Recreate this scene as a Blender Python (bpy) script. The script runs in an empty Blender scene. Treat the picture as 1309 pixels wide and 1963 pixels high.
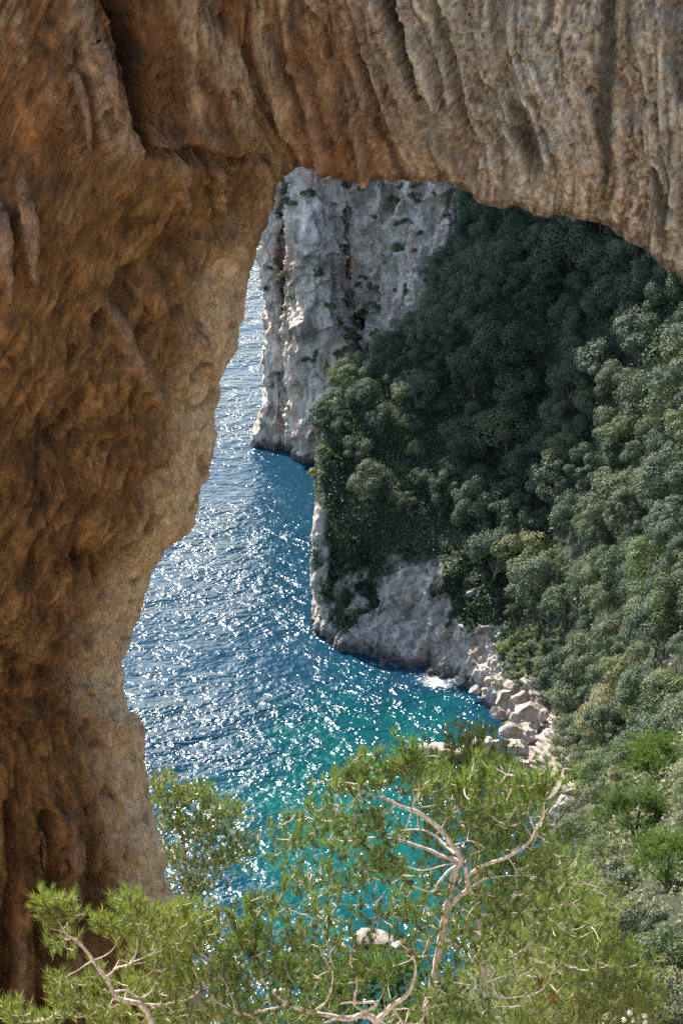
import bpy, math, random
import numpy as np
from mathutils import Vector

random.seed(7)
RNG = np.random.default_rng(7)
scene = bpy.context.scene
COL = scene.collection

# ------------------------------------------------------------------ camera, sky, sun, exposure
CAM_Z, PITCH, FPX = 130.0, math.radians(24.0), 3210.0
W0, H0 = 1309.0, 1963.0
cam = bpy.data.cameras.new('camera')
cam.sensor_fit = 'VERTICAL'
cam.sensor_height = 36.0
cam.sensor_width = 24.0
cam.lens = 36.0 * FPX / H0
cam.clip_start, cam.clip_end = 0.2, 9000.0
camo = bpy.data.objects.new('camera', cam)
camo.location = (0, 0, CAM_Z)
camo.rotation_euler = (math.radians(90) - PITCH, 0, 0)
COL.objects.link(camo)
scene.camera = camo

SUN_EL, SUN_AZ = math.radians(41.0), math.radians(-32.0)
world = bpy.data.worlds.new('World')
scene.world = world
world.use_nodes = True
wn = world.node_tree
sky = wn.nodes.new('ShaderNodeTexSky')
sky.sky_type = 'NISHITA'
sky.sun_disc = False
sky.sun_elevation = SUN_EL
sky.sun_rotation = SUN_AZ
bg = wn.nodes['Background']
wn.links.new(sky.outputs[0], bg.inputs['Color'])
bg.inputs['Strength'].default_value = 0.115
sl = bpy.data.lights.new('sun', 'SUN')
sl.energy = 4.7
sl.angle = math.radians(0.5)
sl.color = (1.0, 0.93, 0.82)
so = bpy.data.objects.new('sun', sl)
sdir = Vector((math.sin(SUN_AZ) * math.cos(SUN_EL), math.cos(SUN_AZ) * math.cos(SUN_EL), math.sin(SUN_EL)))
so.rotation_euler = (-sdir).to_track_quat('-Z', 'Y').to_euler()
so.location = (0, 60, 200)
COL.objects.link(so)
scene.view_settings.view_transform = 'Standard'
scene.view_settings.look = 'None'
scene.view_settings.exposure = 1.6
scene.view_settings.gamma = 1.0
scene.view_settings.use_curve_mapping = False
cy = scene.cycles
cy.caustics_reflective = False
cy.caustics_refractive = False
cy.max_bounces = 6
cy.diffuse_bounces = 4
cy.sample_clamp_indirect = 4.0
cy.use_denoising = False

# ------------------------------------------------------------------ helpers
CP, SP = math.cos(PITCH), math.sin(PITCH)


def at(u, v, Y):
    """photo pixel + distance ahead (metres along +Y) -> point in the world"""
    u, v, Y = np.asarray(u, float), np.asarray(v, float), np.asarray(Y, float)
    x = (u - W0 / 2) / FPX
    y = (H0 / 2 - v) / FPX
    dy = CP + SP * y
    dz = -SP + CP * y
    t = Y / dy
    return np.stack([x * t, Y + 0 * t, CAM_Z + dz * t], -1)


def seen(p):
    """world -> photo pixel"""
    d = p - np.array([0, 0, CAM_Z])
    f = d[..., 1] * CP - d[..., 2] * SP
    up = d[..., 1] * SP + d[..., 2] * CP
    f = np.where(np.abs(f) < 1e-6, 1e-6, f)
    return W0 / 2 + FPX * d[..., 0] / f, H0 / 2 - FPX * up / f


_perm = np.random.default_rng(3).permutation(256)
_perm = np.concatenate([_perm, _perm])
_grad = np.random.default_rng(4).normal(size=(256, 3))
_grad /= np.linalg.norm(_grad, axis=1, keepdims=True)


def noise(p):
    p = np.asarray(p, float)
    i = np.floor(p).astype(int)
    f = p - i
    w = f * f * f * (f * (f * 6 - 15) + 10)
    out = 0
    for a in (0, 1):
        for b in (0, 1):
            for c in (0, 1):
                h = _perm[(_perm[(_perm[(i[..., 0] + a) & 255] + i[..., 1] + b) & 255] + i[..., 2] + c) & 255]
                g = _grad[h]
                d = g[..., 0] * (f[..., 0] - a) + g[..., 1] * (f[..., 1] - b) + g[..., 2] * (f[..., 2] - c)
                wt = (w[..., 0] if a else 1 - w[..., 0]) * (w[..., 1] if b else 1 - w[..., 1]) * (w[..., 2] if c else 1 - w[..., 2])
                out = out + d * wt
    return out * 1.6


def fbm(p, octv=4, gain=0.5, ridged=False):
    s, a, p = 0, 1.0, np.array(p, float)
    for k in range(octv):
        n = noise(p + 17.3 * k)
        if ridged:
            n = 1 - 2 * np.abs(n)
        s = s + a * n
        a *= gain
        p = p * 2.03
    return s


def facet(p, seed=0, tilt=0.9):
    """blocky broken-rock relief: every cell of a jittered lattice is one tilted plane"""
    p = np.asarray(p, float)
    i0 = np.floor(p).astype(int)
    best = np.full(p.shape[:-1], 1e9)
    out = np.zeros(p.shape[:-1])
    for a in (-1, 0, 1):
        for b in (-1, 0, 1):
            for c in (-1, 0, 1):
                i = i0 + np.array([a, b, c])
                h = _perm[(_perm[(_perm[(i[..., 0] + seed) & 255] + i[..., 1]) & 255] + i[..., 2]) & 255]
                cen = i + 0.5 + 0.42 * _grad[h]
                d = p - cen
                dd = (d * d).sum(-1)
                val = (_grad[(h + 77) & 255] * d).sum(-1) * tilt + _grad[(h + 131) & 255][..., 0] * 0.7
                m = dd < best
                best = np.where(m, dd, best)
                out = np.where(m, val, out)
    return out


def sstep(a, b, x):
    t = np.clip((x - a) / (b - a), 0, 1)
    return t * t * (3 - 2 * t)


def cr(arr, n, axis=0):
    """Catmull-Rom resampling of a control net along one axis"""
    arr = np.moveaxis(np.asarray(arr, float), axis, 0)
    m = arr.shape[0]
    t = np.linspace(0, m - 1, n)
    i = np.clip(np.floor(t).astype(int), 0, m - 2)
    f = (t - i).reshape((-1,) + (1,) * (arr.ndim - 1))
    g = lambda k: arr[np.clip(k, 0, m - 1)]
    p0, p1, p2, p3 = g(i - 1), g(i), g(i + 1), g(i + 2)
    out = 0.5 * (2 * p1 + (p2 - p0) * f + (2 * p0 - 5 * p1 + 4 * p2 - p3) * f ** 2 + (3 * p1 - p0 - 3 * p2 + p3) * f ** 3)
    return np.moveaxis(out, 0, axis)


def grid_normals(g, wrap1=False):
    du = np.gradient(g, axis=0)
    if wrap1:
        dv = (np.roll(g, -1, 1) - np.roll(g, 1, 1)) / 2
    else:
        dv = np.gradient(g, axis=1)
    n = np.cross(du, dv)
    return n / (np.linalg.norm(n, axis=-1, keepdims=True) + 1e-9)


def make_mesh(name, verts, faces, mats, col=None, smooth=True, midx=None):
    verts = np.asarray(verts, np.float32).reshape(-1, 3)
    me = bpy.data.meshes.new(name)
    if not (isinstance(faces, list) and isinstance(faces[0], np.ndarray)):
        faces = [faces]
    faces = [np.asarray(f, np.int32) for f in faces if len(f)]
    nl = sum(f.size for f in faces)
    nf = sum(len(f) for f in faces)
    me.vertices.add(len(verts))
    me.vertices.foreach_set('co', verts.ravel())
    me.loops.add(nl)
    me.polygons.add(nf)
    me.loops.foreach_set('vertex_index', np.concatenate([f.ravel() for f in faces]))
    tot = np.concatenate([np.full(len(f), f.shape[1], np.int32) for f in faces])
    me.polygons.foreach_set('loop_start', np.concatenate([[0], np.cumsum(tot)[:-1]]).astype(np.int32))
    me.polygons.foreach_set('loop_total', tot)
    me.polygons.foreach_set('use_smooth', np.full(nf, smooth, bool))
    if midx is not None:
        me.polygons.foreach_set('material_index', np.asarray(midx, np.int32))
    if col is not None:
        a = me.color_attributes.new('Col', 'FLOAT_COLOR', 'POINT')
        c = np.ones((len(verts), 4), np.float32)
        c[:, :3] = np.asarray(col).reshape(-1, 3)
        a.data.foreach_set('color', c.ravel())
    me.update(calc_edges=True)
    me.validate()
    for m in (mats if isinstance(mats, (list, tuple)) else [mats]):
        me.materials.append(m)
    return me


def link(name, me, parent=None, loc=None, rot=None, scale=None):
    o = bpy.data.objects.new(name, me)
    COL.objects.link(o)
    if parent:
        o.parent = parent
    if loc is not None:
        o.location = loc
    if rot is not None:
        o.rotation_euler = rot
    if scale is not None:
        o.scale = scale
    return o


def tag(o, label=None, cat=None, group=None, kind=None):
    if label:
        o['label'] = label
    if cat:
        o['category'] = cat
    if group:
        o['group'] = group
    if kind:
        o['kind'] = kind
    return o


def grid_faces(n, m, wrap1=False):
    i, j = np.meshgrid(np.arange(n - 1), np.arange(m if wrap1 else m - 1), indexing='ij')
    j2 = (j + 1) % m
    return np.stack([i * m + j, (i + 1) * m + j, (i + 1) * m + j2, i * m + j2], -1).reshape(-1, 4)


class Acc:
    """collects tubes into one mesh"""

    def __init__(self):
        self.v, self.q, self.t, self.n = [], [], [], 0

    def tube(self, pts, rad, seg=6, wob=0.0):
        pts = np.asarray(pts, float)
        n = len(pts)
        rad = np.broadcast_to(np.asarray(rad, float), (n,))
        tan = np.gradient(pts, axis=0)
        tan /= np.linalg.norm(tan, axis=1, keepdims=True) + 1e-9
        ref = np.array([0.3, 0.5, 0.8]) if abs(tan[0] @ np.array([0.3, 0.5, 0.8])) < 0.8 else np.array([0.9, -0.4, 0.1])
        a = np.cross(tan, ref)
        a /= np.linalg.norm(a, axis=1, keepdims=True) + 1e-9
        b = np.cross(tan, a)
        th = np.linspace(0, 2 * np.pi, seg, endpoint=False)
        r = rad[:, None] * (1 + (wob * RNG.normal(size=(n, seg)) if wob else 0))
        ring = pts[:, None] + (a[:, None] * np.cos(th)[None, :, None] + b[:, None] * np.sin(th)[None, :, None]) * r[..., None]
        self.v.append(ring.reshape(-1, 3))
        self.q.append(grid_faces(n, seg, True) + self.n)
        self.n += n * seg
        self.v.append(pts[-1:] + tan[-1:] * rad[-1])
        l = self.n - seg
        k = np.arange(seg)
        self.t.append(np.stack([l + k, np.full(seg, self.n), l + (k + 1) % seg], -1))
        self.n += 1

    def mesh(self, name, mat):
        return make_mesh(name, np.concatenate(self.v), [np.concatenate(self.q), np.concatenate(self.t)], mat)


# ------------------------------------------------------------------ materials
def nodes_mat(name):
    m = bpy.data.materials.new(name)
    m.use_nodes = True
    t = m.node_tree
    b = t.nodes['Principled BSDF']
    return m, t, b


def N(t, typ, **kw):
    n = t.nodes.new(typ)
    for k, v in kw.items():
        if k in n.inputs.keys() if isinstance(k, str) else False:
            n.inputs[k].default_value = v
        else:
            setattr(n, k, v)
    return n


def noise_node(t, scale, detail=6, rough=0.6, vec=None, dist=0.0):
    n = t.nodes.new('ShaderNodeTexNoise')
    n.inputs['Scale'].default_value = scale
    n.inputs['Detail'].default_value = detail
    n.inputs['Roughness'].default_value = rough
    n.inputs['Distortion'].default_value = dist
    if vec is not None:
        t.links.new(vec, n.inputs['Vector'])
    return n


def ramp(t, fac, stops):
    r = t.nodes.new('ShaderNodeValToRGB')
    e = r.color_ramp.elements
    e[0].position, e[0].color = stops[0][0], (*stops[0][1], 1) if len(stops[0][1]) == 3 else stops[0][1]
    e[1].position, e[1].color = stops[-1][0], (*stops[-1][1], 1)
    for p, c in stops[1:-1]:
        k = e.new(p)
        k.color = (*c, 1)
    t.links.new(fac, r.inputs['Fac'])
    return r


def mixc(t, mode, fac, a, b):
    m = t.nodes.new('ShaderNodeMix')
    m.data_type = 'RGBA'
    m.blend_type = mode
    for sock, val in ((m.inputs[0], fac), (m.inputs[6], a), (m.inputs[7], b)):
        if hasattr(val, 'is_linked') or isinstance(val, bpy.types.NodeSocket):
            t.links.new(val, sock)
        elif isinstance(val, (int, float)):
            sock.default_value = val
        else:
            sock.default_value = (*val, 1)
    return m.outputs[2]


def mapped(t, scale, rot=(0, 0, 0)):
    g = t.nodes.new('ShaderNodeTexCoord')
    m = t.nodes.new('ShaderNodeMapping')
    m.inputs['Scale'].default_value = scale
    m.inputs['Rotation'].default_value = rot
    t.links.new(g.outputs['Object'], m.inputs['Vector'])
    return m.outputs[0]


def rock_mat(name, fine=9.0, stretch=(1, 1, 0.45), bump=0.35, dist=0.06, contrast=(0.62, 1.4), rot=(0, 0, 0)):
    """colour comes from the vertex layer 'Col', broken up by fine grain; fine relief by bump"""
    m, t, b = nodes_mat(name)
    a = t.nodes.new('ShaderNodeVertexColor')
    a.layer_name = 'Col'
    vec = mapped(t, stretch, rot)
    n1 = noise_node(t, fine, 8, 0.7, vec)
    n2 = noise_node(t, fine * 0.22, 5, 0.6, vec, 0.6)
    c1 = ramp(t, n1.outputs['Fac'], [(0.25, (contrast[0],) * 3), (0.75, (contrast[1],) * 3)])
    c2 = ramp(t, n2.outputs['Fac'], [(0.3, (0.75, 0.72, 0.68)), (0.7, (1.22, 1.2, 1.18))])
    x = mixc(t, 'MULTIPLY', 1.0, a.outputs['Color'], c1.outputs[0])
    x = mixc(t, 'MULTIPLY', 1.0, x, c2.outputs[0])
    t.links.new(x, b.inputs['Base Color'])
    b.inputs['Roughness'].default_value = 0.9
    b.inputs['Specular IOR Level'].default_value = 0.25
    vo = t.nodes.new('ShaderNodeTexVoronoi')
    vo.feature = 'DISTANCE_TO_EDGE'
    vo.inputs['Scale'].default_value = fine * 0.35
    ds = t.nodes.new('ShaderNodeVectorMath')
    ds.operation = 'ADD'
    t.links.new(vec, ds.inputs[0])
    n3 = noise_node(t, fine * 0.5, 4, 0.6, vec)
    t.links.new(n3.outputs['Color'], ds.inputs[1])
    t.links.new(ds.outputs[0], vo.inputs['Vector'])
    crk = ramp(t, vo.outputs['Distance'], [(0.0, (0, 0, 0)), (0.06, (1, 1, 1))])
    ad = t.nodes.new('ShaderNodeMath')
    ad.operation = 'MULTIPLY_ADD'
    t.links.new(crk.outputs[0], ad.inputs[0])
    ad.inputs[1].default_value = 0.22
    t.links.new(n1.outputs['Fac'], ad.inputs[2])
    bm = t.nodes.new('ShaderNodeBump')
    bm.inputs['Strength'].default_value = bump
    bm.inputs['Distance'].default_value = dist
    t.links.new(ad.outputs[0], bm.inputs['Height'])
    t.links.new(bm.outputs[0], b.inputs['Normal'])
    return m


def leaf_mat(name, c0, c1, rough=0.55, spec=0.4, trans=0.3, scale=0.5, tcol=None):
    m, t, b = nodes_mat(name)
    oi = t.nodes.new('ShaderNodeObjectInfo')
    g = t.nodes.new('ShaderNodeNewGeometry')
    rr = ramp(t, oi.outputs['Random'], [(0.0, (0.62, 0.72, 0.66)), (0.35, (0.85, 0.95, 0.85)), (0.65, (1.05, 1.05, 1.0)), (1.0, (1.45, 1.28, 1.0))])
    n = noise_node(t, scale, 4, 0.6, g.outputs['Position'])
    cr_ = ramp(t, n.outputs['Fac'], [(0.3, c0), (0.7, c1)])
    isl = ramp(t, g.outputs['Random Per Island'], [(0.0, (0.7, 0.72, 0.7)), (1.0, (1.35, 1.3, 1.25))])
    x = mixc(t, 'MULTIPLY', 1.0, cr_.outputs[0], rr.outputs[0])
    x = mixc(t, 'MULTIPLY', 1.0, x, isl.outputs[0])
    t.links.new(x, b.inputs['Base Color'])
    b.inputs['Roughness'].default_value = rough
    b.inputs['Specular IOR Level'].default_value = spec
    tr = t.nodes.new('ShaderNodeBsdfTranslucent')
    y = mixc(t, 'MULTIPLY', 1.0, x, tcol or (1.5, 1.7, 0.7))
    t.links.new(y, tr.inputs['Color'])
    ms = t.nodes.new('ShaderNodeMixShader')
    ms.inputs[0].default_value = trans
    t.links.new(b.outputs[0], ms.inputs[1])
    t.links.new(tr.outputs[0], ms.inputs[2])
    t.links.new(ms.outputs[0], t.nodes['Material Output'].inputs['Surface'])
    return m


def bark_mat(name, c0, c1, scale=18):
    m, t, b = nodes_mat(name)
    vec = mapped(t, (1, 1, 0.4))
    n = noise_node(t, scale, 6, 0.65, vec)
    c = ramp(t, n.outputs['Fac'], [(0.35, c0), (0.65, c1)])
    t.links.new(c.outputs[0], b.inputs['Base Color'])
    b.inputs['Roughness'].default_value = 0.85
    bm = t.nodes.new('ShaderNodeBump')
    bm.inputs['Strength'].default_value = 0.6
    bm.inputs['Distance'].default_value = 0.01
    t.links.new(n.outputs['Fac'], bm.inputs['Height'])
    t.links.new(bm.outputs[0], b.inputs['Normal'])
    return m


M_ARCH = rock_mat('arch_limestone', 8.0, (1, 1, 0.5), 1.0, 0.08, (0.62, 1.38), (0, 0.5, 0))
M_CLIFF = rock_mat('cliff_limestone', 1.6, (1, 1, 0.35), 0.9, 0.4, (0.66, 1.35))
M_SOIL = rock_mat('hillside_ground', 1.7, (1, 1, 0.6), 0.9, 0.3, (0.7, 1.3))
M_BOULDER = rock_mat('boulder_limestone', 2.2, (1, 1, 0.8), 0.6, 0.12, (0.75, 1.25))
M_OAK = leaf_mat('oak_leaves', (0.062, 0.086, 0.062), (0.10, 0.125, 0.09), 0.7, 0.25, 0.10, 0.35)
M_OAK2 = leaf_mat('oak_leaves_olive', (0.07, 0.095, 0.056), (0.11, 0.13, 0.08), 0.7, 0.25, 0.12, 0.35)
M_GREYLEAF = leaf_mat('grey_leaves', (0.125, 0.138, 0.095), (0.19, 0.195, 0.14), 0.75, 0.2, 0.12, 0.6)
M_GREYLEAF2 = leaf_mat('green_leaves', (0.09, 0.115, 0.06), (0.135, 0.155, 0.085), 0.6, 0.35, 0.25, 0.6)
M_SHRUB = leaf_mat('shrub_leaves', (0.08, 0.10, 0.045), (0.13, 0.15, 0.07), 0.6, 0.3, 0.25, 0.5)
M_IVY = leaf_mat('undergrowth_leaves', (0.038, 0.085, 0.045), (0.07, 0.115, 0.055), 0.6, 0.3, 0.2, 0.3)
M_NEEDLE = leaf_mat('pine_needles', (0.095, 0.142, 0.042), (0.165, 0.195, 0.068), 0.5, 0.4, 0.32, 1.6)
M_NEEDLE_Y = leaf_mat('pine_needles_pale', (0.092, 0.142, 0.05), (0.15, 0.188, 0.075), 0.55, 0.4, 0.32, 1.2)
M_NEEDLE_B = leaf_mat('pine_needles_bright', (0.08, 0.135, 0.035), (0.125, 0.175, 0.05), 0.5, 0.4, 0.32, 0.8)
M_BARK = bark_mat('pine_bark', (0.22, 0.175, 0.15), (0.66, 0.58, 0.52), 34)
M_TWIG = bark_mat('pine_twig_bark', (0.34, 0.27, 0.215), (0.58, 0.48, 0.41), 30)
M_TWIG_D = bark_mat('dark_twig_bark', (0.10, 0.08, 0.06), (0.24, 0.19, 0.15), 30)
M_OAKBARK = bark_mat('oak_bark', (0.10, 0.08, 0.06), (0.24, 0.2, 0.16), 6)
M_CONE = bark_mat('pine_cone_scales', (0.05, 0.03, 0.02), (0.17, 0.11, 0.07), 60)
M_FLOWER, _t, _b = nodes_mat('white_petals')
_b.inputs['Base Color'].default_value = (0.78, 0.77, 0.62, 1)
_n = noise_node(_t, 90, 3)
_t.links.new(ramp(_t, _n.outputs['Fac'], [(0.3, (0.6, 0.6, 0.38)), (0.7, (0.85, 0.84, 0.75))]).outputs[0], _b.inputs['Base Color'])
M_DEADLEAF = leaf_mat('dead_needles', (0.26, 0.12, 0.04), (0.36, 0.19, 0.08), 0.7, 0.2, 0.3, 3, (1.2, 1, 0.8))


def sea_material():
    m, t, b = nodes_mat('sea_water')
    g = t.nodes.new('ShaderNodeNewGeometry')
    pos = g.outputs['Position']
    # water colour: deep blue out at sea, green over the shallow pale bottom of the cove
    sep = t.nodes.new('ShaderNodeSeparateXYZ')
    t.links.new(pos, sep.inputs[0])

    def math_(op, a, bb, c=None):
        n = t.nodes.new('ShaderNodeMath')
        n.operation = op
        for k, x in enumerate((a, bb, c)):
            if x is None:
                continue
            if isinstance(x, (int, float)):
                n.inputs[k].default_value = x
            else:
                t.links.new(x, n.inputs[k])
        return n.outputs[0]
    dx = math_('MULTIPLY', math_('SUBTRACT', sep.outputs[0], 4.0), 1 / 27.0)
    dy = math_('MULTIPLY', math_('SUBTRACT', sep.outputs[1], 188.0), 1 / 46.0)
    d = math_('SQRT', math_('ADD', math_('MULTIPLY', dx, dx), math_('MULTIPLY', dy, dy)), 0)
    big = noise_node(t, 0.06, 4, 0.6, pos, 1.0)
    d2 = math_('ADD', d, math_('MULTIPLY', math_('SUBTRACT', big.outputs['Fac'], 0.5), 1.5))
    c = ramp(t, d2, [(0.0, (0.001, 0.088, 0.074)), (0.4, (0.001, 0.062, 0.062)), (0.8, (0.003, 0.041, 0.064)), (1.0, (0.005, 0.034, 0.062))])
    # white water where the swell breaks on the cove's stones
    fx = math_('MULTIPLY', math_('SUBTRACT', sep.outputs[0], 15.5), 1 / 6.0)
    fy = math_('MULTIPLY', math_('SUBTRACT', sep.outputs[1], 227.5), 1 / 4.5)
    fd = math_('SQRT', math_('ADD', math_('MULTIPLY', fx, fx), math_('MULTIPLY', fy, fy)), 0)
    fn = noise_node(t, 0.9, 6, 0.7, pos, 1.2)
    foam = math_('SUBTRACT', math_('MULTIPLY', fn.outputs['Fac'], 2.1), math_('ADD', fd, 0.35))
    foamr = ramp(t, foam, [(0.12, (0, 0, 0)), (0.6, (1, 1, 1))])
    col = mixc(t, 'MIX', foamr.outputs[0], c.outputs[0], (0.7, 0.72, 0.72))
    t.links.new(col, b.inputs['Base Color'])
    b.inputs['IOR'].default_value = 1.33
    b.inputs['Roughness'].default_value = 0.17
    # waves
    mp = t.nodes.new('ShaderNodeMapping')
    mp.inputs['Rotation'].default_value = (0, 0, 0.35)
    mp.inputs['Scale'].default_value = (0.75, 1.15, 1)
    t.links.new(pos, mp.inputs['Vector'])
    w1 = noise_node(t, 0.16, 2, 0.5, mp.outputs[0], 0.4)
    w2 = noise_node(t, 0.5, 2, 0.55, mp.outputs[0], 0.5)
    w3 = noise_node(t, 1.35, 2, 0.5, pos, 0.2)
    gust = ramp(t, noise_node(t, 0.028, 3, 0.55, mp.outputs[0], 0.8).outputs['Fac'], [(0.34, (0.55,) * 3), (0.62, (1.12,) * 3)])
    h = math_('MULTIPLY', w1.outputs['Fac'], 1.0)
    h = math_('ADD', h, math_('MULTIPLY', w2.outputs['Fac'], 0.62))
    h = math_('ADD', h, math_('MULTIPLY', w3.outputs['Fac'], 0.2))
    h = math_('MULTIPLY', h, gust.outputs[0])
    h = math_('MULTIPLY', h, ramp(t, d2, [(0.1, (0.68,) * 3), (0.8, (1.0,) * 3)]).outputs[0])
    bm = t.nodes.new('ShaderNodeBump')
    bm.inputs['Strength'].default_value = 1.0
    bm.inputs['Distance'].default_value = 1.4
    t.links.new(h, bm.inputs['Height'])
    t.links.new(bm.outputs[0], b.inputs['Normal'])
    return m


M_SEA = sea_material()

# ------------------------------------------------------------------ SETTING: sea
S = 3000.0
sea = link('sea', make_mesh('sea', [(-S, -200, 0), (S, -200, 0), (S, 5000, 0), (-S, 5000, 0)], [[0, 1, 2, 3]], M_SEA))
tag(sea, 'blue green sea covered in bright sun glitter below the arch', None, None, 'structure')


def rocky_colour(p, base, pale, warm, dark, k=1.0):
    n1 = fbm(p * np.array([0.09, 0.09, 0.05]) * k, 4)
    n2 = fbm(p * np.array([0.25, 0.25, 0.07]) * k + 9, 4)
    n3 = fbm(p * np.array([0.7, 0.7, 0.2]) * k + 31, 3)
    c = np.zeros(p.shape) + np.array(base)
    w = lambda x: x[..., None]
    c = c + w(sstep(0.0, 0.7, n1)) * (np.array(pale) - c)
    c = c + w(sstep(0.1, 0.7, n2) * 0.8) * (np.array(warm) - c)
    c = c + w(sstep(0.15, 0.8, n3) * 0.75) * (np.array(dark) - c)
    return c


def sheet(name, net, n, m, disp, mat, colour, label):
    g = np.array([[at(*q) for q in row] for row in net])
    g = cr(cr(g, n, 0), m, 1)
    nr = grid_normals(g)
    if (nr.reshape(-1, 3) @ np.array([0, -1, 0.6])).mean() < 0:
        nr = -nr
    g = g + nr * disp(g)[..., None]
    me = make_mesh(name, g, grid_faces(n, m), mat, colour(g))
    o = link(name, me)
    tag(o, label, None, None, 'structure')
    return g, grid_normals(g)


# ------------------------------------------------------------------ SETTING: far cliff
vs = [130, 230, 330, 400, 470, 540, 610, 690, 770, 840, 905]
us = {  # column: photo u down the rows, distance down the rows
    0: ([600] * 11, [372] * 11),
    1: ([545, 535, 522, 508, 499, 510, 511, 505, 508, 492, 486], [344, 342, 340, 339, 338, 336, 336, 335, 334, 331, 329]),
    2: ([560, 552, 540, 528, 520, 530, 530, 525, 530, 520, 516], [336, 334, 332, 331, 331, 330, 329, 327, 327, 325, 324]),
    3: ([580, 572, 562, 553, 545, 552, 552, 548, 556, 552, 550], [339, 338, 336, 337, 340, 341, 337, 327, 329, 325, 324]),
    4: ([590, 586, 580, 572, 570, 574, 576, 578, 584, 588, 592], [328, 326, 324, 322, 321, 321, 320, 320, 319, 318, 318]),
    5: ([620, 616, 610, 606, 604, 606, 608, 612, 618, 624, 630], [326, 324, 322, 320, 319, 318, 317, 316, 316, 315, 315]),
    6: ([655, 650, 648, 644, 642, 645, 648, 654, 660, 666, 670], [331, 329, 327, 325, 324, 322, 320, 318, 317, 316, 316]),
    7: ([684, 682, 680, 678, 678, 680, 686, 692, 696, 700, 700], [331, 329, 328, 327, 324, 326, 330, 326, 320, 316, 316]),
    8: ([715, 714, 712, 710, 708, 710, 712, 716, 720, 724, 724], [328, 326, 324, 322, 320, 319, 327, 322, 318, 314, 312]),
    9: ([750, 750, 748, 746, 744, 742, 742, 740, 744, 750, 750], [328, 326, 323, 321, 319, 316, 317, 315, 312, 308, 306]),
    10: ([800, 800, 800, 796, 792, 786, 780, 776, 776, 780, 780], [326, 323, 320, 318, 315, 312, 310, 308, 306, 302, 300]),
    11: ([870, 870, 868, 866, 862, 858, 850, 840, 835, 835, 835], [324, 320, 318, 315, 312, 310, 308, 306, 303, 300, 298]),
    12: ([960, 960, 960, 960, 955, 950, 940, 930, 920, 920, 920], [330, 326, 322, 320, 318, 316, 314, 312, 310, 308, 306]),
}
for c, (a, b) in enumerate(((560, 590), (470, 505), (500, 525), (535, 550), (570, 578))):
    us[c][0][0], us[c][0][1] = a, b
hid = [185, 185, 280, 400, 500, 600, 650, 684, 715, 750, 800, 870, 960]  # unseen upper cliff, widened and raised to cast the wood's shadow
top = [[(hid[c] + 60, -713, us[c][1][0] + 70) for c in range(13)], [(hid[c] + 15, -733, us[c][1][0] + 16) for c in range(13)], [(hid[c] + 8, -450, us[c][1][0] + 10) for c in range(13)], [(hid[c] + (85, 80, 60, 35, 10, 5, 5, 5, 5, 5, 5, 5, 5)[c], -120, us[c][1][0] + 6) for c in range(13)]]
net = top + [[(us[c][0][r], vs[r], us[c][1][r]) for c in range(13)] for r in range(11)]


def cliff_disp(g):
    u, v = seen(g)
    k = 0.25 + 0.75 * sstep(520, 600, u)
    d = 2.2 * k * fbm(g * np.array([0.16, 0.16, 0.04]) + 3, 5, 0.55, True)
    w = g + 0.8 * np.stack([noise(g * 0.3 + 3), noise(g * 0.3 + 23), noise(g * 0.3 + 43)], -1)
    d += 1.5 * (0.45 + 0.55 * k) * facet(w * np.array([0.24, 0.24, 0.075]), 3)
    d += 0.65 * facet(w * np.array([0.62, 0.62, 0.2]), 5)
    d += 0.22 * facet(w * np.array([1.7, 1.7, 0.7]), 8)
    d += 0.2 * fbm(g * np.array([1.0, 1.0, 0.4]), 3)
    d += 0.5 * k * sstep(0.2, 0.6, noise(g * np.array([0.08, 0.08, 0.22]) + 5))
    return d - 0.6


def cliff_col(g):
    c = rocky_colour(g, (0.68, 0.58, 0.49), (0.78, 0.69, 0.59), (0.66, 0.47, 0.36), (0.32, 0.28, 0.24))
    u, v = seen(g)
    # orange scar left of the buttress edge, and under the hanging block
    for (a, b, ra, rb, k) in ((552, 500, 22, 70, 0.8), (690, 395, 26, 60, 0.6), (560, 640, 20, 40, 0.5), (600, 860, 14, 60, 0.6)):
        w = np.exp(-((u - a) / ra) ** 2 - ((v - b) / rb) ** 2)[..., None] * k
        c = c + w * (np.array((0.36, 0.235, 0.175)) - c)
    # green film of plants growing flat on the ledges
    w = sstep(0.1, 0.55, fbm(g * np.array([0.22, 0.22, 0.16]) + 40, 4) + 0.25 * sstep(640, 760, u) * sstep(560, 620, v))[..., None] * 0.55
    c = c + w * (np.array((0.075, 0.095, 0.06)) - c)
    # dark wet band at the waterline
    w = sstep(2.6, 0.4, g[..., 2])[..., None] * 0.85
    return c + w * (np.array((0.05, 0.048, 0.045)) - c)


CLIFF, CLIFF_N = sheet('sea_cliff', net, 640, 400, cliff_disp, M_CLIFF, cliff_col, 'tall pale grey limestone cliff dropping straight into the sea')

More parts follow.
